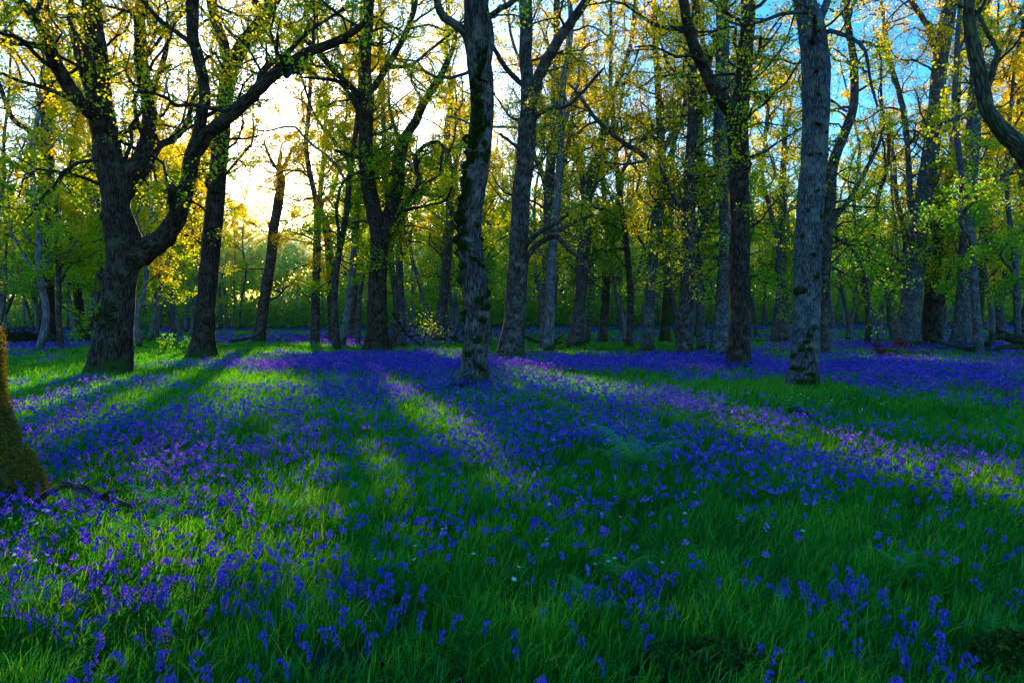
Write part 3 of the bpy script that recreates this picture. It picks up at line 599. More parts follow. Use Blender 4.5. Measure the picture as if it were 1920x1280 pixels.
# far-off wood closing the view: one mass
mb = MB(); n = 400000
ang = g.uniform(-.86, .86, n); rr = g.uniform(106, 150, n); X = np.tan(ang) * rr; 
hh = np.where(g.random(n) < .12, 4, 19) * g.random(n) ** .9 * (.55 + .75 * fbm(X, rr, 9, 3)) + .2
P = np.stack([X, rr, hh + H(X, rr)], 1)
keep = (fbm(X + rr * .5, hh * 1.5, 3.2, 40) > .34) | (P[:, 2] < 4.5); P = P[keep]; P = P[g.random(len(P)) > sun_cull(P)]
leaf_batch(mb, P, .62, np.clip(.42 + .02 * P[:, 2] + g.normal(size=len(P)) * .1, 0, 1))
tag(link('far_wood', mb.mesh('far_wood', M_leaf)), 'distant mass of green leaves closing the wood', 'woodland', kind='stuff')
mb = MB()
for k in range(240):
    a = g.uniform(-.8, .8); r_ = g.uniform(104, 150); x = math.tan(a) * r_; h0 = float(H(x, r_)); hT = g.uniform(10, 16)
    tube(mb, np.array([[x, r_, h0 - .2], [x + g.normal() * .3, r_, h0 + hT * .5], [x + g.normal() * .8, r_, h0 + hT]]), np.array([.26, .2, .08]) * g.uniform(.6, 1.3), 6)
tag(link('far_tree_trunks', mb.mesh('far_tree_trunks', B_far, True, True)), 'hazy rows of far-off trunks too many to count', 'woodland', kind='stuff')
# ------------------------------------------------------------------ ground
m, t = nt('woodland_floor'); L = t.links.new
geo = N(t, 'ShaderNodeNewGeometry'); sep = N(t, 'ShaderNodeSeparateXYZ'); L(geo.outputs['Position'], sep.inputs[0])
n1 = N(t, 'ShaderNodeTexNoise'); n1.inputs['Scale'].default_value = 9; n1.inputs['Detail'].default_value = 6; L(geo.outputs['Position'], n1.inputs['Vector'])
near = ramp(t, n1.outputs[0], [(.35, (.006, .020, .004)), (.55, (.012, .045, .006)), (.7, (.035, .028, .016))])
n2 = N(t, 'ShaderNodeTexNoise'); n2.inputs['Scale'].default_value = .35; n2.inputs['Detail'].default_value = 8; n2.inputs['Roughness'].default_value = .7; L(geo.outputs['Position'], n2.inputs['Vector'])
far = ramp(t, n2.outputs[0], [(.47, (.03, .15, .01)), (.57, (.05, .09, .14)), (.66, (.12, .07, .42))])
mr = N(t, 'ShaderNodeMapRange'); L(sep.outputs['Y'], mr.inputs[0]); mr.inputs[1].default_value = 18; mr.inputs[2].default_value = 60
mx = N(t, 'ShaderNodeMix', data_type='RGBA'); L(mr.outputs[0], mx.inputs[0]); L(near, mx.inputs[6]); L(far, mx.inputs[7])
bs = N(t, 'ShaderNodeBsdfDiffuse'); L(mx.outputs[2], bs.inputs[0]); o = N(t, 'ShaderNodeOutputMaterial'); L(bs.outputs[0], o.inputs[0]); M_ground = m
def grid_axis(a, b, c, n1_, n2_): return np.unique(np.concatenate([np.linspace(a, b, n1_), np.linspace(b, c, n2_)]))
ys = np.unique(np.concatenate([np.linspace(-60, -4, 15), np.linspace(-4, 30, 171), np.linspace(30, 110, 121), np.linspace(110, 900, 60)]))
xs = np.unique(np.concatenate([-np.geomspace(900, 25, 50), np.linspace(-25, 25, 201), np.geomspace(25, 900, 50)]))
GX, GY = np.meshgrid(xs, ys); mb = MB(); nx, ny = len(xs), len(ys)
GZ = H(GX, np.minimum(GY, 160))
i = (np.arange(ny - 1)[:, None] * nx + np.arange(nx - 1)[None]).ravel()
mb.add(np.stack([GX, GY, GZ], -1).reshape(-1, 3), np.stack([i, i + 1, i + nx + 1, i + nx], -1))
tag(link('ground', mb.mesh('ground', M_ground, True)), 'dark woodland floor under the flowers', kind='structure')
# ------------------------------------------------------------------ where the purple grows and where it is only green (photo pixels)
FIELD = [(640, 690, 300, 22, 0, .5), (1180, 688, 240, 14, 0, .5), (1740, 712, 220, 26, 4, .45), (1700, 650, 220, 8, 0, .4), (60, 652, 120, 14, 0, .4), (870, 790, 700, 60, 0, .08),
         (640, 640, 260, 8, 0, .3), (1450, 695, 130, 10, 0, .2), (400, 880, 330, 60, 5, .12), (1500, 880, 500, 60, 8, .18), (200, 1100, 400, 170, 0, .22), (700, 690, 150, 14, 0, .15),
         (300, 672, 180, 14, 0, -.6), (200, 708, 330, 14, 3, -.7), (520, 655, 90, 7, 0, -.6), (640, 662, 60, 7, 0, -.6), (480, 690, 50, 12, 0, -.05), (1640, 778, 280, 26, 4, -.5), (1450, 740, 130, 16, 0, -.5),
         (1120, 718, 110, 12, 6, -.5), (1080, 655, 160, 8, 0, -.4), (330, 760, 260, 24, 3, -.15), (760, 730, 60, 16, 20, -.2), (1500, 1200, 600, 110, 0, -.02), (600, 1170, 480, 130, 0, .26),
         (230, 975, 110, 35, 10, -.3), (1200, 650, 200, 8, 0, -.25), (860, 655, 60, 6, 0, -.2), (1080, 900, 150, 30, 0, -.15), (1390, 705, 60, 10, 0, -.3)]
def purple(x, y):
    px, py = proj(np.stack([x, y, np.zeros_like(x)], 1))
    v = .42 - .20 * np.clip((y - 18) / 12, 0, 1) + .75 * (fbm(x, y * .8, 1.6, 60) - .5) + 1.0 * (fbm(x, y, .55, 66) - .5) + .4 * (fbm(x, y, 5, 71) - .5)
    for X, Y_, a, b, tt, w in FIELD:
        c, s = math.cos(math.radians(tt)), math.sin(math.radians(tt)); dx, dy = px - X, py - Y_
        v = v + w * np.exp(-(((dx * c + dy * s) / a) ** 2 + ((-dx * s + dy * c) / b) ** 2))
    return np.clip((v - .32) / .5, 0, 1)
def scatter(y0, y1, dens, marg=1.6):
    w0 = .78 * y1 + marg; n = int(2 * w0 * (y1 - y0) * dens)
    x = rng.uniform(-w0, w0, n); y = rng.uniform(y0, y1, n); k = abs(x) < .78 * y + marg
    return x[k], y[k]
def off_trees(x, y):
    k = np.ones(len(x), bool)
    for a, b, r in tree_xy: k &= (x - a) ** 2 + (y - b) ** 2 > (r * .95) ** 2
    return k
def blades(mb, x, y, h, w, seg, tint, lean=.35):
    n = len(x); z = H(x, y) - .01
    wind = 2.2 * fbm(x, y, 1.2, 33) + 5.2; a = wind + rng.normal(size=n) * 1.3; ld = np.stack([np.cos(a), np.sin(a)], 1); ln = lean * rng.uniform(.2, 1.6, n)
    fa = rng.uniform(0, math.pi, n); wd = np.stack([np.cos(fa), np.sin(fa)], 1)
    ts = {1: [0], 2: [0, .5], 3: [0, .4, .75]}[seg]; cols = []
    for q in ts + [1]:
        c = np.stack([x + ld[:, 0] * h * ln * q ** 2, y + ld[:, 1] * h * ln * q ** 2, z + h * (q - .28 * ln * q ** 3)], 1)
        if q == 1: cols.append(c)
        else:
            ww = (w * (.5 if q else .38) * (1 - .45 * q))[:, None]; off = np.concatenate([wd * ww, np.zeros((n, 1))], 1)
            cols += [c - off, c + off]
    k = len(cols); V = np.stack(cols, 1).reshape(-1, 3); b = np.arange(n)[:, None, None] * k
    Q = [[2 * i, 2 * i + 1, 2 * i + 3, 2 * i + 2] for i in range(seg - 1)]; T = [[2 * seg - 2, 2 * seg - 1, 2 * seg]]
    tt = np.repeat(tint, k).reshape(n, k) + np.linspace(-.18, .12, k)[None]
    mb.add(V, (b + np.array(Q)[None]).reshape(-1, 4) if Q else None, (b + np.array(T)[None]).reshape(-1, 3), np.clip(tt, 0, 1).ravel())
LITTER = [(620, 1275, 110, 26), (1330, 1262, 80, 16)]
def bare(x, y):
    px, py = proj(np.stack([x, y, np.zeros_like(x)], 1)); v = np.zeros_like(x)
    for a, b, c, d in LITTER: v = np.maximum(v, np.exp(-((px - a) / c) ** 2 - ((py - b) / d) ** 2))
    return v
mb = MB()
for y0, y1, dn, w, seg, hm in ((1.2, 2.4, 900, .006, 2, .2), (2.4, 4.2, 3900, .005, 3, .175), (4.2, 7, 2500, .0055, 3, .17), (7, 11, 1200, .008, 2, .17), (11, 17, 560, .011, 2, .18), (17, 27, 230, .018, 2, .18), (27, 45, 75, .035, 1, .17), (45, 80, 18, .07, 1, .17)):
    x, y = scatter(y0, y1, dn)
    cl = fbm(x, y, .35, 12); big = fbm(x, y, 2.4, 15)
    k = off_trees(x, y) & (rng.random(len(x)) > bare(x, y) * 1.2) & (rng.random(len(x)) < .45 + 1.1 * cl); x, y, cl, big = x[k], y[k], cl[k], big[k]
    h = hm * rng.uniform(.45, 1.3, len(x)) * (.6 + .8 * cl) * (1 + .4 * (big - .5))
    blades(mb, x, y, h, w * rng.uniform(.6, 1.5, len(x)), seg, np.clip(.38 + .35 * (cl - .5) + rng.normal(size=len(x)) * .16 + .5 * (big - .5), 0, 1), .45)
for y0, y1, dn in ((2.2, 5, 420), (5, 10, 160)):                # broad glossy strap leaves of the bluebells, in tufts, and dry stalks
    x, y = scatter(y0, y1, dn); k = (vnoise(x, y, .16, 44) > .5) & off_trees(x, y); x, y = x[k], y[k]; n = len(x)
    blades(mb, x, y, rng.uniform(.14, .27, n), rng.uniform(.009, .016, n), 3, np.clip(.12 + rng.random(n) * .25, 0, 1), 1.0)
    x, y = scatter(y0, y1, dn * .06); n = len(x); blades(mb, x, y, rng.uniform(.15, .3, n), np.full(n, .004), 3, np.full(n, 1.0), .9)
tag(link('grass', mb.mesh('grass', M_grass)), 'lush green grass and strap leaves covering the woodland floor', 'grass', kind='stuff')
# leaf litter showing through
mb = MB(); P = []
for a, b, c, d in LITTER:
    for k in range(1400):
        q = ground(a + rng.normal() * c * .7, min(b + rng.normal() * d * .7, 1330)); P.append([q[0], q[1], float(H(q[0], q[1])) + rng.uniform(.004, .03)])
x, y = scatter(2.3, 8, 22); P += list(np.stack([x, y, H(x, y) + rng.uniform(.01, .12, len(x))], 1))
leaf_batch(mb, np.array(P), .05, rng.random(len(P)), 2.0)
tag(link('leaf_litter', mb.mesh('leaf_litter', M_litter)), 'brown fallen leaves on bare soil at the lower edge', 'leaf litter', kind='stuff')
# ------------------------------------------------------------------ bluebells
def bell_arrays(c, ax, ln, rad, sides, rings):
    """c (n,3) bell tops, ax (n,3) hanging direction"""
    n = len(c); a = np.cross(ax, np.array([.21, .33, .92])); a /= np.linalg.norm(a, axis=1)[:, None] + 1e-9; b = np.cross(ax, a); vs = []
    for (q, rk) in rings:
        for s in range(sides):
            an = s * 2 * math.pi / sides; vs.append(c + ax * (ln * q)[:, None] + (a * math.cos(an) + b * math.sin(an)) * (rad * rk)[:, None])
    V = np.stack(vs, 1); R_ = len(rings)
    F_ = [[r * sides + s, r * sides + (s + 1) % sides, (r + 1) * sides + (s + 1) % sides, (r + 1) * sides + s] for r in range(R_ - 1) for s in range(sides)]
    return V.reshape(-1, 3), (np.arange(n)[:, None, None] * (R_ * sides) + np.array(F_)[None]).reshape(-1, 4), R_ * sides
def near_bell(seed):
    g = np.random.default_rng(seed); h = g.uniform(.24, .33)
    st = np.array([[0, 0, -.02], [.004, 0, h * .5], [.012, .003, h * .78], [.028, .006, h * .93], [.048, .008, h * .97], [.064, .008, h * .93]])
    P, R = smooth_path(st, np.array([.0028, .0026, .0022, .0018, .0014, .001]), .02)
    ms = MB(); tube(ms, P, R, 5)
    nb = int(g.integers(6, 11)); c = []; ax = []
    for k in range(nb):
        t_ = .62 + .38 * k / (nb - 1); p, r, d = interp(P, R, min(t_, .999))
        s = -1 if k % 2 else 1; side = np.array([.25 * g.normal(), s * g.uniform(.3, 1), -.25]); q = p + side * .012
        tube(ms, np.array([p, p + side * .008 + [0, 0, .002], q]), np.array([.0011, .001, .001]), 3)
        c.append(q); ax.append(np.array([.35 + .2 * g.normal(), s * .35, -1.0]))
    c = np.array(c); ax = np.array(ax); ax /= np.linalg.norm(ax, axis=1)[:, None]
    mf = MB(); V, Q, k = bell_arrays(c, ax, g.uniform(.018, .025, nb), g.uniform(.0052, .0072, nb), 6, [(0, .45), (.15, 1), (.7, 1.05), (.88, 1.25), (1.0, 1.95), (.93, 2.2)])
    mf.add(V, Q, None, np.repeat(g.uniform(.15, .75, nb), k))
    return ms.mesh('stem', M_stem, True), mf.mesh('flower_head', M_bell, True)
protos = [near_bell(s) for s in range(8)]
def mass(mb, x, y, h, nb, size, sides, rings, spread):
    n = len(x); z = H(x, y); a = rng.uniform(0, 6.283, n); d = np.stack([np.cos(a), np.sin(a), np.zeros(n)], 1); base = np.stack([x, y, z], 1)
    top = base + np.array([0, 0, 1]) * h[:, None]
    t_ = np.linspace(0, 1, nb)[None, :, None]
    c = top[:, None] + d[:, None] * (t_ - .3) * spread + np.array([0, 0, 1]) * (-.9 * (t_ - .35) ** 2 * spread - .0 * t_) + rng.normal(size=(n, nb, 3)) * size * .35
    c = c - np.array([0, 0, 1]) * rng.random((n, nb, 1)) * spread * .8
    ax = np.broadcast_to(d[:, None] * .4, (n, nb, 3)) + rng.normal(size=(n, nb, 3)) * .35 + np.array([0, 0, -1]); ax = ax.reshape(-1, 3); ax = ax / np.linalg.norm(ax, axis=1)[:, None]
    c = c.reshape(-1, 3); m_ = len(c); s = size * rng.uniform(.75, 1.3, m_)
    V, Q, k = bell_arrays(c, ax, s, s * .3, sides, rings)
    tn = np.repeat(np.clip(.4 + .5 * (fbm(x, y, 1.0, 81) - .5) + rng.normal(size=n) * .25, 0, .86), nb * k)
    mb.add(V, Q, None, tn)
pts_ = []
x, y = scatter(2.3, 9.0, 190, .4); D_ = purple(x, y) * off_trees(x, y); k = rng.random(len(x)) < np.maximum(D_, .11) * (.75 + .25 * np.clip((y - 3) / 4, 0, 1)); x, y = x[k], y[k]
X_, Yp = proj(np.stack([x, y, np.full_like(x, .25)], 1)); vis = (X_ > -15) & (X_ < 1935) & (Yp < 1290)
order = np.argsort(y + (~vis) * 1000); near = order[:296]; print('individual bluebells to', y[near].max(), 'of', len(x))
lg = 'bluebells nearest the lower edge'
for q, i in enumerate(near):
    r = empty('bluebell', (x[i], y[i], float(H(x[i], y[i]))), rng.uniform(0, 6.283)); s = rng.uniform(.55, .78); r.scale = (s, s, s * rng.uniform(.9, 1.2))
    r.rotation_euler[0] = rng.normal() * .08; r.rotation_euler[1] = rng.normal() * .08
    tag(r, 'single nodding purple bluebell among those nearest the lower edge', 'bluebell', lg)
    a, b = protos[q % len(protos)]; link('stem', a, r); link('flower_head', b, r)
mb = MB(); rest = order[296:]; x, y = x[rest], y[rest]
R3 = [(0, .5), (.2, 1), (.8, 1.1), (1, 1.9)]
mass(mb, x, y, rng.uniform(.14, .30, len(x)), 7, .0140, 5, R3, .034)
cnt = len(x)
for y0, y1, dn, nb, sz, sd, rg, sprd in ((9, 14, 150, 6, .0165, 4, [(0, .5), (.6, 1.2), (1, 1.8)], .04), (14, 22, 115, 5, .023, 3, [(0, .5), (1, 1.8)], .06), (22, 36, 55, 4, .042, 3, [(0, .5), (1, 1.6)], .12), (36, 60, 15, 3, .10, 3, [(0, .5), (1, 1.6)], .14), (60, 100, 6, 3, .18, 3, [(0, .5), (1, 1.6)], .16)):
    x, y = scatter(y0, y1, dn); D_ = purple(x, y) * off_trees(x, y); k = rng.random(len(x)) < D_; x, y = x[k], y[k]; cnt += len(x)
    mass(mb, x, y, rng.uniform(.16, .33, len(x)), nb, sz, sd, rg, sprd)
print('bluebells', cnt)
tag(link('bluebell_carpet', mb.mesh('bluebell_carpet', M_bell)), 'violet carpet of bluebells spreading away between the trees', 'bluebells', kind='stuff')
# ------------------------------------------------------------------ small white wildflowers
def white_mesh():
    mb = MB(); tube(mb, np.array([[0, 0, 0], [.004, 0, .1], [0, .004, .2]]), np.array([.0015, .0012, .001]), 3, tint=0); m2 = MB()
    for k in range(5):
        a = k * 1.2566; c, s = math.cos(a), math.sin(a)
        m2.add([[0, 0, .2], [c * .009 - s * .005, s * .009 + c * .005, .206], [c * .016, s * .016, .209], [c * .009 + s * .005, s * .009 - c * .005, .206]], [[0, 1, 2, 3]], None, .8)
    return mb.mesh('stem', M_stem), m2.mesh('petals', M_white)
ws, wp = white_mesh()
for (cx, cy, sx_, sy_, n) in ((75, 1030, 30, 30, 12), (50, 1090, 40, 30, 6), (560, 820, 60, 40, 6), (1030, 850, 60, 25, 8), (1500, 755, 20, 6, 5), (1560, 745, 40, 20, 7), (1640, 770, 60, 10, 6), (490, 755, 40, 10, 5), (1350, 1010, 300, 60, 7), (1130, 1115, 120, 20, 6), (800, 1090, 120, 60, 5), (1700, 960, 150, 60, 5)):
    for k in range(n):
        q = ground(cx + rng.normal() * sx_ * .6, cy + rng.normal() * sy_ * .6 + 20)
        r = tag(empty('white_wildflower', (q[0], q[1], float(H(q[0], q[1])) + rng.uniform(0, .06)), rng.uniform(0, 6)), 'tiny white starry wildflower dotted in the green grass', 'wildflower', 'tiny white wildflowers')
        sc = rng.uniform(.8, 1.1) * (1 + max(0, q[1] - 6) * .05); r.scale = (sc,) * 3; r.rotation_euler[0] = rng.uniform(0, .7)
        link('stem', ws, r); link('petals', wp, r)
# ------------------------------------------------------------------ ferns
def frond(Lf, g, n=17):
    mb = MB(); t_ = np.linspace(0, 1, 9); P = np.stack([Lf * .74 * t_ ** 1.3, np.zeros(9), Lf * (.80 * t_ - .50 * t_ ** 2.4)], 1); tube(mb, P, np.linspace(.0035, .001, 9), 4, tint=.4)
    for k in range(n):
        t0 = .14 + .84 * k / n; p, r, d = interp(P, np.ones(9), t0); pl = Lf * .30 * (1 - t0) ** .75 * (.6 + .4 * min(1, k / 3)) + .008
        for s in (-1, 1):
            ax = np.array([.35, s * 1.0, -.12 + g.normal() * .08]); ax /= np.linalg.norm(ax); m_ = 7; wq = Lf * .040 * (1.15 - t0)
            nrm = np.array([1, 0, .1])
            for j in range(m_):
                f0 = j / m_; c = p + ax * pl * f0 + np.array([0, 0, -.25]) * pl * f0 ** 2; e = wq * (1 - f0 * .75); st = pl / m_
                for u in (-1, 1):
                    mb.add([c, c + nrm * u * e * .6 - ax * st * .1, c + nrm * u * e + ax * st * .45, c + ax * st * .8], [[0, 1, 2, 3]], None, .35 + .4 * g.random())
    return mb.mesh('frond', M_fern)
fr = [frond(L_, np.random.default_rng(i)) for i, L_ in enumerate((.68, .58, .5))]
FERNS = [(1190, 905, 9, 1.25, 'spreading bright green fern in the bluebells below the dark Y tree'), (1395, 795, 4, .75, 'upright young fern just below the stout pale trunk, beside dark twigs'), (1440, 810, 3, .6, 'small single-tufted fern at the edge of the sunlit purple streak'),
         (1275, 815, 4, .8, 'faint green fern left of the sunlit purple streak'), (300, 985, 5, .7, 'sunlit yellow green fern right of the mossy root at left'), (265, 1050, 4, .7, 'lower sunlit fern tuft under the mossy fallen stick'),
         (1165, 1120, 4, .5, 'small fern in deep shade at lower centre right'), (510, 850, 4, .7, 'fern among shaded flowers left of the pale lit patch'), (550, 985, 4, .55, 'dark fern with twigs right of the lit grass'), (1110, 1180, 4, .45, 'lowest small fern right of the brown leaf patch'),
         (60, 1190, 4, .5, 'low fern near the bottom left corner'), (1860, 1240, 4, .3, 'low fern near the bottom right corner'), (800, 1065, 3, .45, 'tiny fern in the dark grass at lower middle'), (1690, 1110, 3, .5, 'small fern in dark grass at lower right'), (730, 925, 4, .7, 'fern at the foot of the pale lit patch in the middle left')]
for (fx, fy, n, s, lab) in FERNS:
    q = ground(fx, fy); r = tag(empty('fern', (q[0], q[1], float(H(q[0], q[1])) + .08), rng.uniform(0, 6)), lab, 'fern'); r.scale = (s,) * 3
    for k in range(n):
        o = link('frond', fr[k % 3], r); o.rotation_euler = (rng.normal() * .12, rng.uniform(-.35, .1), k * 6.283 / n + rng.normal() * .25)
# ------------------------------------------------------------------ fallen wood
def stick(name, label, cat, paths, mat, tint=.5, group=None, leaves=None, Yk=None):
    """paths: lists of (x, y, half width, Y metres)"""
    p0 = paths[0][0]; w0 = pt(p0[0], p0[1], p0[3]); O = np.array([w0[0], w0[1], float(H(w0[0], w0[1]))]); r = tag(empty(name, O), label, cat, group)
    for i, pth in enumerate(paths):
        P = np.array([pt(a, b, d) for a, b, c, d in pth]) - O; R = np.array([c * d / F for a, b, c, d in pth]); P, R = smooth_path(P, R, .08)
        P[1:-1] += rng.normal(size=P[1:-1].shape) * R[1:-1, None] * .12; mb = MB(); tube(mb, P, R, 9, .12, seed=i * 5 + 3)
        link('bough' if i == 0 else 'side_branch', mb.mesh('bough', mat, True, True), r)
    return r, O
stick('fallen_branch', 'curved mossy stick lying beside the nearest root at the left edge', 'branch',
      [[(62, 945, 6, 5.3), (95, 920, 5, 5.25), (118, 910, 6, 5.2), (140, 911, 5, 5.2), (162, 919, 8, 5.2), (188, 931, 7, 5.25), (215, 938, 6, 5.3), (255, 951, 3, 5.35)], [(188, 931, 3, 5.25), (205, 922, 2, 5.2), (226, 920, 1.5, 5.2)]], B_near)
Yb = 31.0
r, O = stick('fallen_bough', 'dead branching bough lying on the flowers at the right edge', 'branch',
      [[(1990, 640, 8, Yb), (1940, 638, 8, Yb), (1900, 634, 8, Yb), (1872, 630, 7, Yb), (1855, 643, 6, Yb), (1842, 657, 5, Yb), (1805, 652, 4, Yb), (1775, 644, 3.5, Yb), (1745, 636, 2, Yb)],
       [(1960, 650, 5, Yb - .5), (1915, 651, 5, Yb - .5), (1880, 650, 4, Yb - .4), (1862, 658, 3.5, Yb - .2), (1842, 659, 3, Yb)], [(1915, 650, 4, Yb - .5), (1905, 660, 3, Yb - .8), (1896, 668, 2, Yb - 1)],
       [(1890, 634, 4, Yb), (1880, 622, 3, Yb), (1870, 616, 2, Yb)], [(1780, 648, 2, Yb), (1765, 652, 2, Yb), (1735, 642, 1.5, Yb - .6), (1705, 640, 1.2, Yb - 1)]], B_dark)
Yb = 26.5
r, O = stick('dead_leafy_branch', 'fallen branch end still holding dark red withered leaves', 'branch',
      [[(1752, 668, 1.8, Yb), (1735, 660, 1.8, Yb), (1710, 648, 1.5, Yb), (1685, 642, 1.2, Yb), (1662, 639, 1, Yb)], [(1735, 662, 1.3, Yb), (1710, 672, 1.2, Yb), (1680, 660, 1, Yb), (1655, 655, .8, Yb)],
       [(1715, 650, 1.2, Yb), (1700, 630, 1, Yb), (1690, 612, .8, Yb)], [(1720, 680, 1, Yb - 4), (1690, 700, 1, Yb - 5), (1660, 690, .8, Yb - 5)], [(1690, 645, 1, Yb), (1670, 665, .8, Yb), (1645, 660, .8, Yb)]], B_pale)
mb = MB(); P = []
for (a, b, sx_, sy_, n, d) in ((1650, 658, 9, 10, 90, Yb), (1668, 665, 14, 9, 130, Yb), (1690, 645, 16, 8, 90, Yb), (1640, 648, 5, 6, 30, Yb), (1665, 684, 4, 4, 14, Yb - 3), (1635, 697, 3, 6, 16, Yb - 5), (1601, 702, 3, 4, 10, Yb - 5), (1708, 688, 2, 3, 8, Yb - 4), (1680, 672, 10, 5, 50, Yb)):
    for k in range(n): P.append(pt(a + rng.normal() * sx_ * .6, b + rng.normal() * sy_ * .6, d + rng.normal() * .15) - O)
leaf_batch(mb, np.array(P), .10, rng.random(len(P)), -.3); link('withered_leaves', mb.mesh('withered_leaves', M_deadleaf), r)
def dead_sprig(x, y, Y, lab, n=46, w=14, h=9):
    w0 = pt(x, y + h * 1.6, Y); O = np.array([w0[0], w0[1], float(H(w0[0], w0[1]))]); r = tag(empty('dead_sprig', O), lab, 'twig'); mb = MB(); ml = MB(); P = []
    for k in range(6):
        e = pt(x + rng.normal() * w, y + rng.normal() * h * .6, Y) - O; tube(mb, np.array([[0, 0, 0], e * .5 + rng.normal(size=3) * .03, e]), np.array([.006, .004, .002]), 4)
        P += [e + rng.normal(size=3) * .05 for _ in range(n // 6)]
    link('stem', mb.mesh('stem', B_dark, True, True), r); leaf_batch(ml, np.array(P), .05 * Y / 13, rng.random(len(P)), 0); link('withered_leaves', ml.mesh('withered_leaves', M_deadleaf), r)
dead_sprig(1380, 745, 13.0, 'clump of dark brown withered sprigs below the stout pale trunk', 60, 14, 8)
dead_sprig(560, 1020, 5.0, 'thin dark twigs standing beside a small fern in the grass', 18, 8, 26)
stick('fallen_branch', 'dead branch lying beyond the crooked front tree on its right side', 'branch', [[(985, 632, 3, 38), (1005, 640, 3, 37.5), (1030, 644, 3, 37), (1055, 642, 2, 37)], [(1040, 640, 2, 37), (1056, 628, 2, 37)]], B_dark)
stick('fallen_branch', 'dead forked branch on the ground right of the low forked oak', 'branch', [[(737, 588, 2.5, 33), (752, 612, 3, 33), (765, 628, 3, 33), (790, 648, 2.5, 33)], [(755, 616, 2, 33), (742, 636, 1.5, 33)], [(768, 630, 2, 33), (790, 628, 1.5, 33)]], B_dark)
stick('fallen_branch', 'pair of dead sticks left of the crooked mossy front tree', 'branch', [[(832, 622, 2, 42), (848, 634, 2.5, 42), (868, 642, 2, 42)], [(850, 634, 1.5, 42), (860, 618, 1.5, 42)]], B_dark)
stick('fallen_branch', 'long low dead branch between the leaning trunk and the low sun', 'branch', [[(430, 640, 3, 42), (455, 636, 3, 42), (475, 632, 2, 42), (492, 622, 2, 42)]], B_dark)
stick('fallen_branch', 'green mossy log in the grass below the stout pale trunk', 'branch', [[(1480, 770, 5, 10.4), (1495, 768, 6, 10.4), (1508, 773, 6, 10.4), (1518, 782, 4, 10.3)]], B_mossy)
stick('fallen_branch', 'short dead stick on the grass left of the big forked oak', 'branch', [[(26, 700, 2, 20), (34, 706, 3, 20), (42, 711, 2, 20)]], B_dark)
# brushwood heap at the far left
w0 = pt(40, 648, 42); r = tag(empty('brushwood_heap', (w0[0], w0[1], float(H(w0[0], w0[1])))), 'low brown heap of dead brushwood beyond the left edge tree', 'brushwood'); mb = MB()
S = np.stack([rng.normal(size=900) * 1.7, rng.normal(size=900) * .8, np.zeros(900)], 1); S[:, 2] = rng.random(900) * .75 * np.exp(-(S[:, 0] / 2) ** 2)
twig_batch(mb, S, rnd_dirs(900) * np.array([1, 1, .45]), rng.uniform(.5, 1.4, 900), np.full(900, .018)); link('brushwood', mb.mesh('brushwood', B_dark, False, True), r)
# saplings in fresh leaf near the second trunk
def sapling(px_, py_, Y, h, lab, tint, n=26):
    w0 = pt(px_, py_, Y); O = np.array([w0[0], w0[1], float(H(w0[0], w0[1]))]); r = tag(empty('sapling', O), lab, 'shrub'); mb = MB(); S = []; D = []
    for k in range(7):
        a = rng.uniform(0, 6.28); B_, RB = grow_path(np.zeros(3), np.array([math.cos(a) * .5, math.sin(a) * .5, 1]), h * rng.uniform(.6, 1), .012, 6, .18, .02, rng); tube(mb, B_, RB, 4); S.append(B_[1:-1]); D.append(B_[2:] - B_[1:-1])
    S = np.repeat(np.vstack(S), 3, 0); D = np.repeat(np.vstack(D), 3, 0); D = D / np.linalg.norm(D, axis=1)[:, None] + rnd_dirs(len(D)); M2, E2 = twig_batch(mb, S, D, rng.uniform(.15, .4, len(S)) * h, np.full(len(S), .005))
    f = rng.random((len(S), n, 1)); LP = (S[:, None] * (1 - f) + E2[:, None] * f + rng.normal(size=(len(S), n, 3)) * .06 * h).reshape(-1, 3); LP = LP[LP[:, 2] > .05]
    link('stems', mb.mesh('stems', B_mid, True, True), r); ml = MB(); leaf_batch(ml, LP, .075, np.clip(tint + rng.normal(size=len(LP)) * .12, 0, 1)); link('crown', ml.mesh('crown', M_leaf), r)
sapling(305, 652, 30, .95, 'small yellow green sapling between the big forked oak and next trunk', .35, 4)
sapling(345, 655, 29, .75, 'low sunlit bush left of the straight dark V trunk', .3, 4)
sapling(268, 630, 48, 1.9, 'rounded green bush right behind the big forked oak', .25, 9)
sapling(8, 640, 44, 2.2, 'dark green leafy bush on the left edge behind the brushwood', .15, 10)
sapling(790, 600, 38, 2.6, 'bright yellow leaved sapling right of the low forked oak', .5, 4)
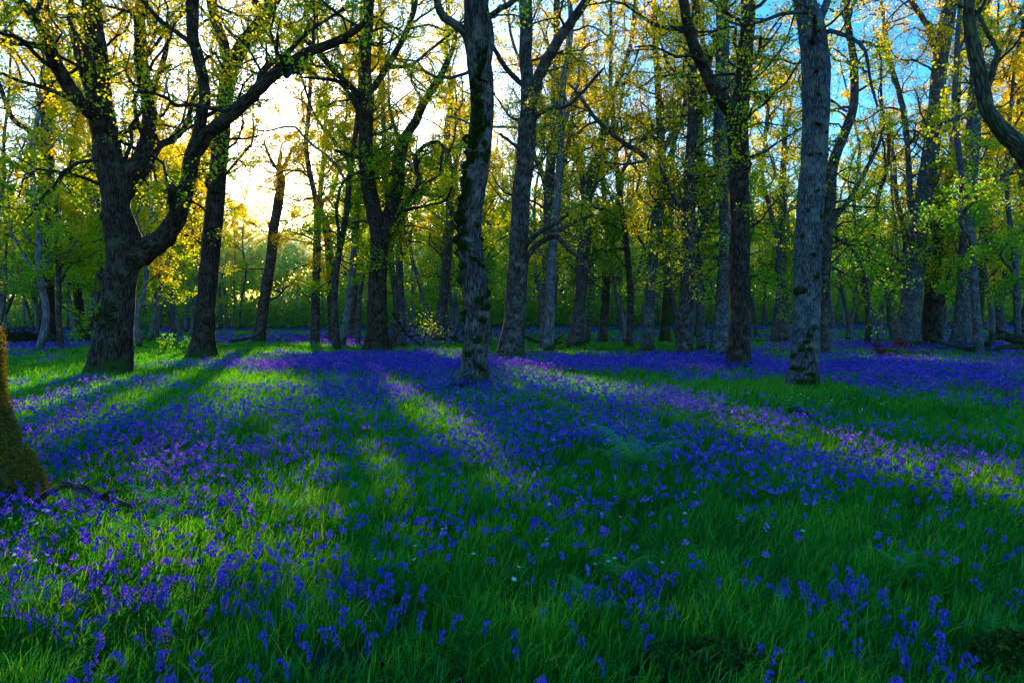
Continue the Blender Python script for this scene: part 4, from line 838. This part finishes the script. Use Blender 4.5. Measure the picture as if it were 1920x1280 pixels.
# mossy stumps half sunk in the grass
def stump(px_, py_, rx, ry, hz, lab):
    w0 = ground(px_, py_); O = np.array([w0[0], w0[1], float(H(w0[0], w0[1])) - .02]); r = tag(empty('mossy_stump', O), lab, 'stump'); mb = MB(); nu, nv = 40, 14
    u = np.arange(nu) * 2 * math.pi / nu; v = np.linspace(0, 1, nv); U, V_ = np.meshgrid(u, v); k = np.cos(V_ * 1.45) ** .6 * (1 + .35 * (fbm(np.cos(U) * 2, np.sin(U) * 2 + V_, .8, int(px_)) - .5))
    P = np.stack([np.cos(U) * rx * k, np.sin(U) * ry * k, hz * np.sin(V_ * 1.57) * (1 + .5 * (fbm(np.cos(U) * 3 * k, np.sin(U) * 3 * k, .7, 8) - .5))], -1).reshape(-1, 3)
    i = np.arange(nv - 1)[:, None] * nu; j = np.arange(nu)[None]; Q = np.stack([i + j, i + (j + 1) % nu, i + nu + (j + 1) % nu, i + nu + j], -1).reshape(-1, 4)
    mb.add(P, Q); link('wood', mb.mesh('wood', B_mossy, True, True), r); ml = MB(); n = 9000; q = rng.integers(0, len(P), n)
    leaf_batch(ml, P[q] + rng.normal(size=(n, 3)) * .012, .022, np.clip(.35 + .65 * rng.random(n), 0, 1)); link('moss', ml.mesh('moss', M_moss), r)
stump(1320, 1275, .34, .17, .13, 'dark mossy stump sunk in grass at the lower edge right of middle')
stump(1905, 1285, .19, .14, .18, 'small rounded mossy stump in the bottom right corner')
# ------------------------------------------------------------------ sky, sun, camera
w = bpy.data.worlds.new('World'); C.world = w; w.use_nodes = True; t = w.node_tree; t.nodes.clear(); L = t.links.new
sky = N(t, 'ShaderNodeTexSky', sky_type='NISHITA'); sky.sun_disc = False; sky.sun_elevation = SEL; sky.sun_rotation = SAZ; sky.air_density = 1.0; sky.dust_density = .5; sky.ozone_density = 2.0
hs = N(t, 'ShaderNodeHueSaturation'); hs.inputs['Saturation'].default_value = 1.6; hs.inputs['Value'].default_value = 2.9; L(sky.outputs[0], hs.inputs['Color'])
bg = N(t, 'ShaderNodeBackground'); cl_ = N(t, 'ShaderNodeVectorMath', operation='MULTIPLY'); L(hs.outputs[0], cl_.inputs[0]); cl_.inputs[1].default_value = (.78, .93, 1.18); L(cl_.outputs[0], bg.inputs[0]); bg.inputs[1].default_value = .15
# broad pale and tight warm glow added to the sky around the sun
tc = N(t, 'ShaderNodeTexCoord'); dp = N(t, 'ShaderNodeVectorMath', operation='DOT_PRODUCT'); L(tc.outputs['Generated'], dp.inputs[0]); dp.inputs[1].default_value = tuple(SUN)
gl = N(t, 'ShaderNodeMapRange', interpolation_type='SMOOTHERSTEP'); L(dp.outputs['Value'], gl.inputs[0]); gl.inputs[1].default_value = .82; gl.inputs[2].default_value = 1.0
b2 = N(t, 'ShaderNodeBackground'); b2.inputs[0].default_value = (.30, .32, .42, 1); L(gl.outputs[0], b2.inputs[1])
g2 = N(t, 'ShaderNodeMapRange', interpolation_type='SMOOTHERSTEP'); L(dp.outputs['Value'], g2.inputs[0]); g2.inputs[1].default_value = .978; g2.inputs[2].default_value = 1.0; g2.inputs[4].default_value = 1.2
b3 = N(t, 'ShaderNodeBackground'); b3.inputs[0].default_value = (1, .66, .28, 1); L(g2.outputs[0], b3.inputs[1]); a2 = N(t, 'ShaderNodeAddShader'); L(b2.outputs[0], a2.inputs[0]); L(b3.outputs[0], a2.inputs[1])
ad = N(t, 'ShaderNodeAddShader'); L(bg.outputs[0], ad.inputs[0]); L(a2.outputs[0], ad.inputs[1]); o = N(t, 'ShaderNodeOutputWorld'); L(ad.outputs[0], o.inputs[0])
from mathutils import Vector
sl = bpy.data.lights.new('sun', 'SUN'); sl.energy = 11.0; sl.angle = math.radians(.5); sl.color = (1, .74, .42)
so = bpy.data.objects.new('sun', sl); COL.objects.link(so); so.rotation_euler = Vector(tuple(-SUN)).to_track_quat('-Z', 'Y').to_euler(); so.location = (-20, 60, 30)
cam = bpy.data.cameras.new('camera'); co = bpy.data.objects.new('camera', cam); COL.objects.link(co); co.location = (0, 0, CAMZ); co.rotation_euler = (math.pi / 2 - PITCH, 0, 0)
cam.sensor_width = 36; cam.lens = 24; cam.clip_end = 2000; cam.clip_start = .05; C.camera = co
C.view_settings.view_transform = 'Standard'; C.view_settings.look = 'None'; C.view_settings.exposure = 0
cy = C.cycles; cy.max_bounces = 4; cy.diffuse_bounces = 3; cy.adaptive_threshold = .02; cy.glossy_bounces = 1; cy.transmission_bounces = 4; cy.transparent_max_bounces = 4; cy.use_denoising = True
cy.sample_clamp_indirect = 4; cy.caustics_reflective = False; cy.caustics_refractive = False
mb = MB(); mb.add(np.array([[x, y, z] for x in (-160, 160) for y in (97, 168) for z in (-.5, 15)], float), [[0, 1, 3, 2], [4, 6, 7, 5], [0, 4, 5, 1], [2, 3, 7, 6], [0, 2, 6, 4], [1, 5, 7, 3]])
m, t = nt('evening_haze'); vs = N(t, 'ShaderNodeVolumeScatter'); vs.inputs['Density'].default_value = .010; vs.inputs['Color'].default_value = (.85, .92, 1, 1); vs.inputs['Anisotropy'].default_value = .55
o = N(t, 'ShaderNodeOutputMaterial'); t.links.new(vs.outputs[0], o.inputs['Volume'])
tag(link('haze', mb.mesh('haze', m)), 'faint bluish evening haze hanging between the distant trees', 'haze', kind='stuff')
cy.volume_bounces = 0
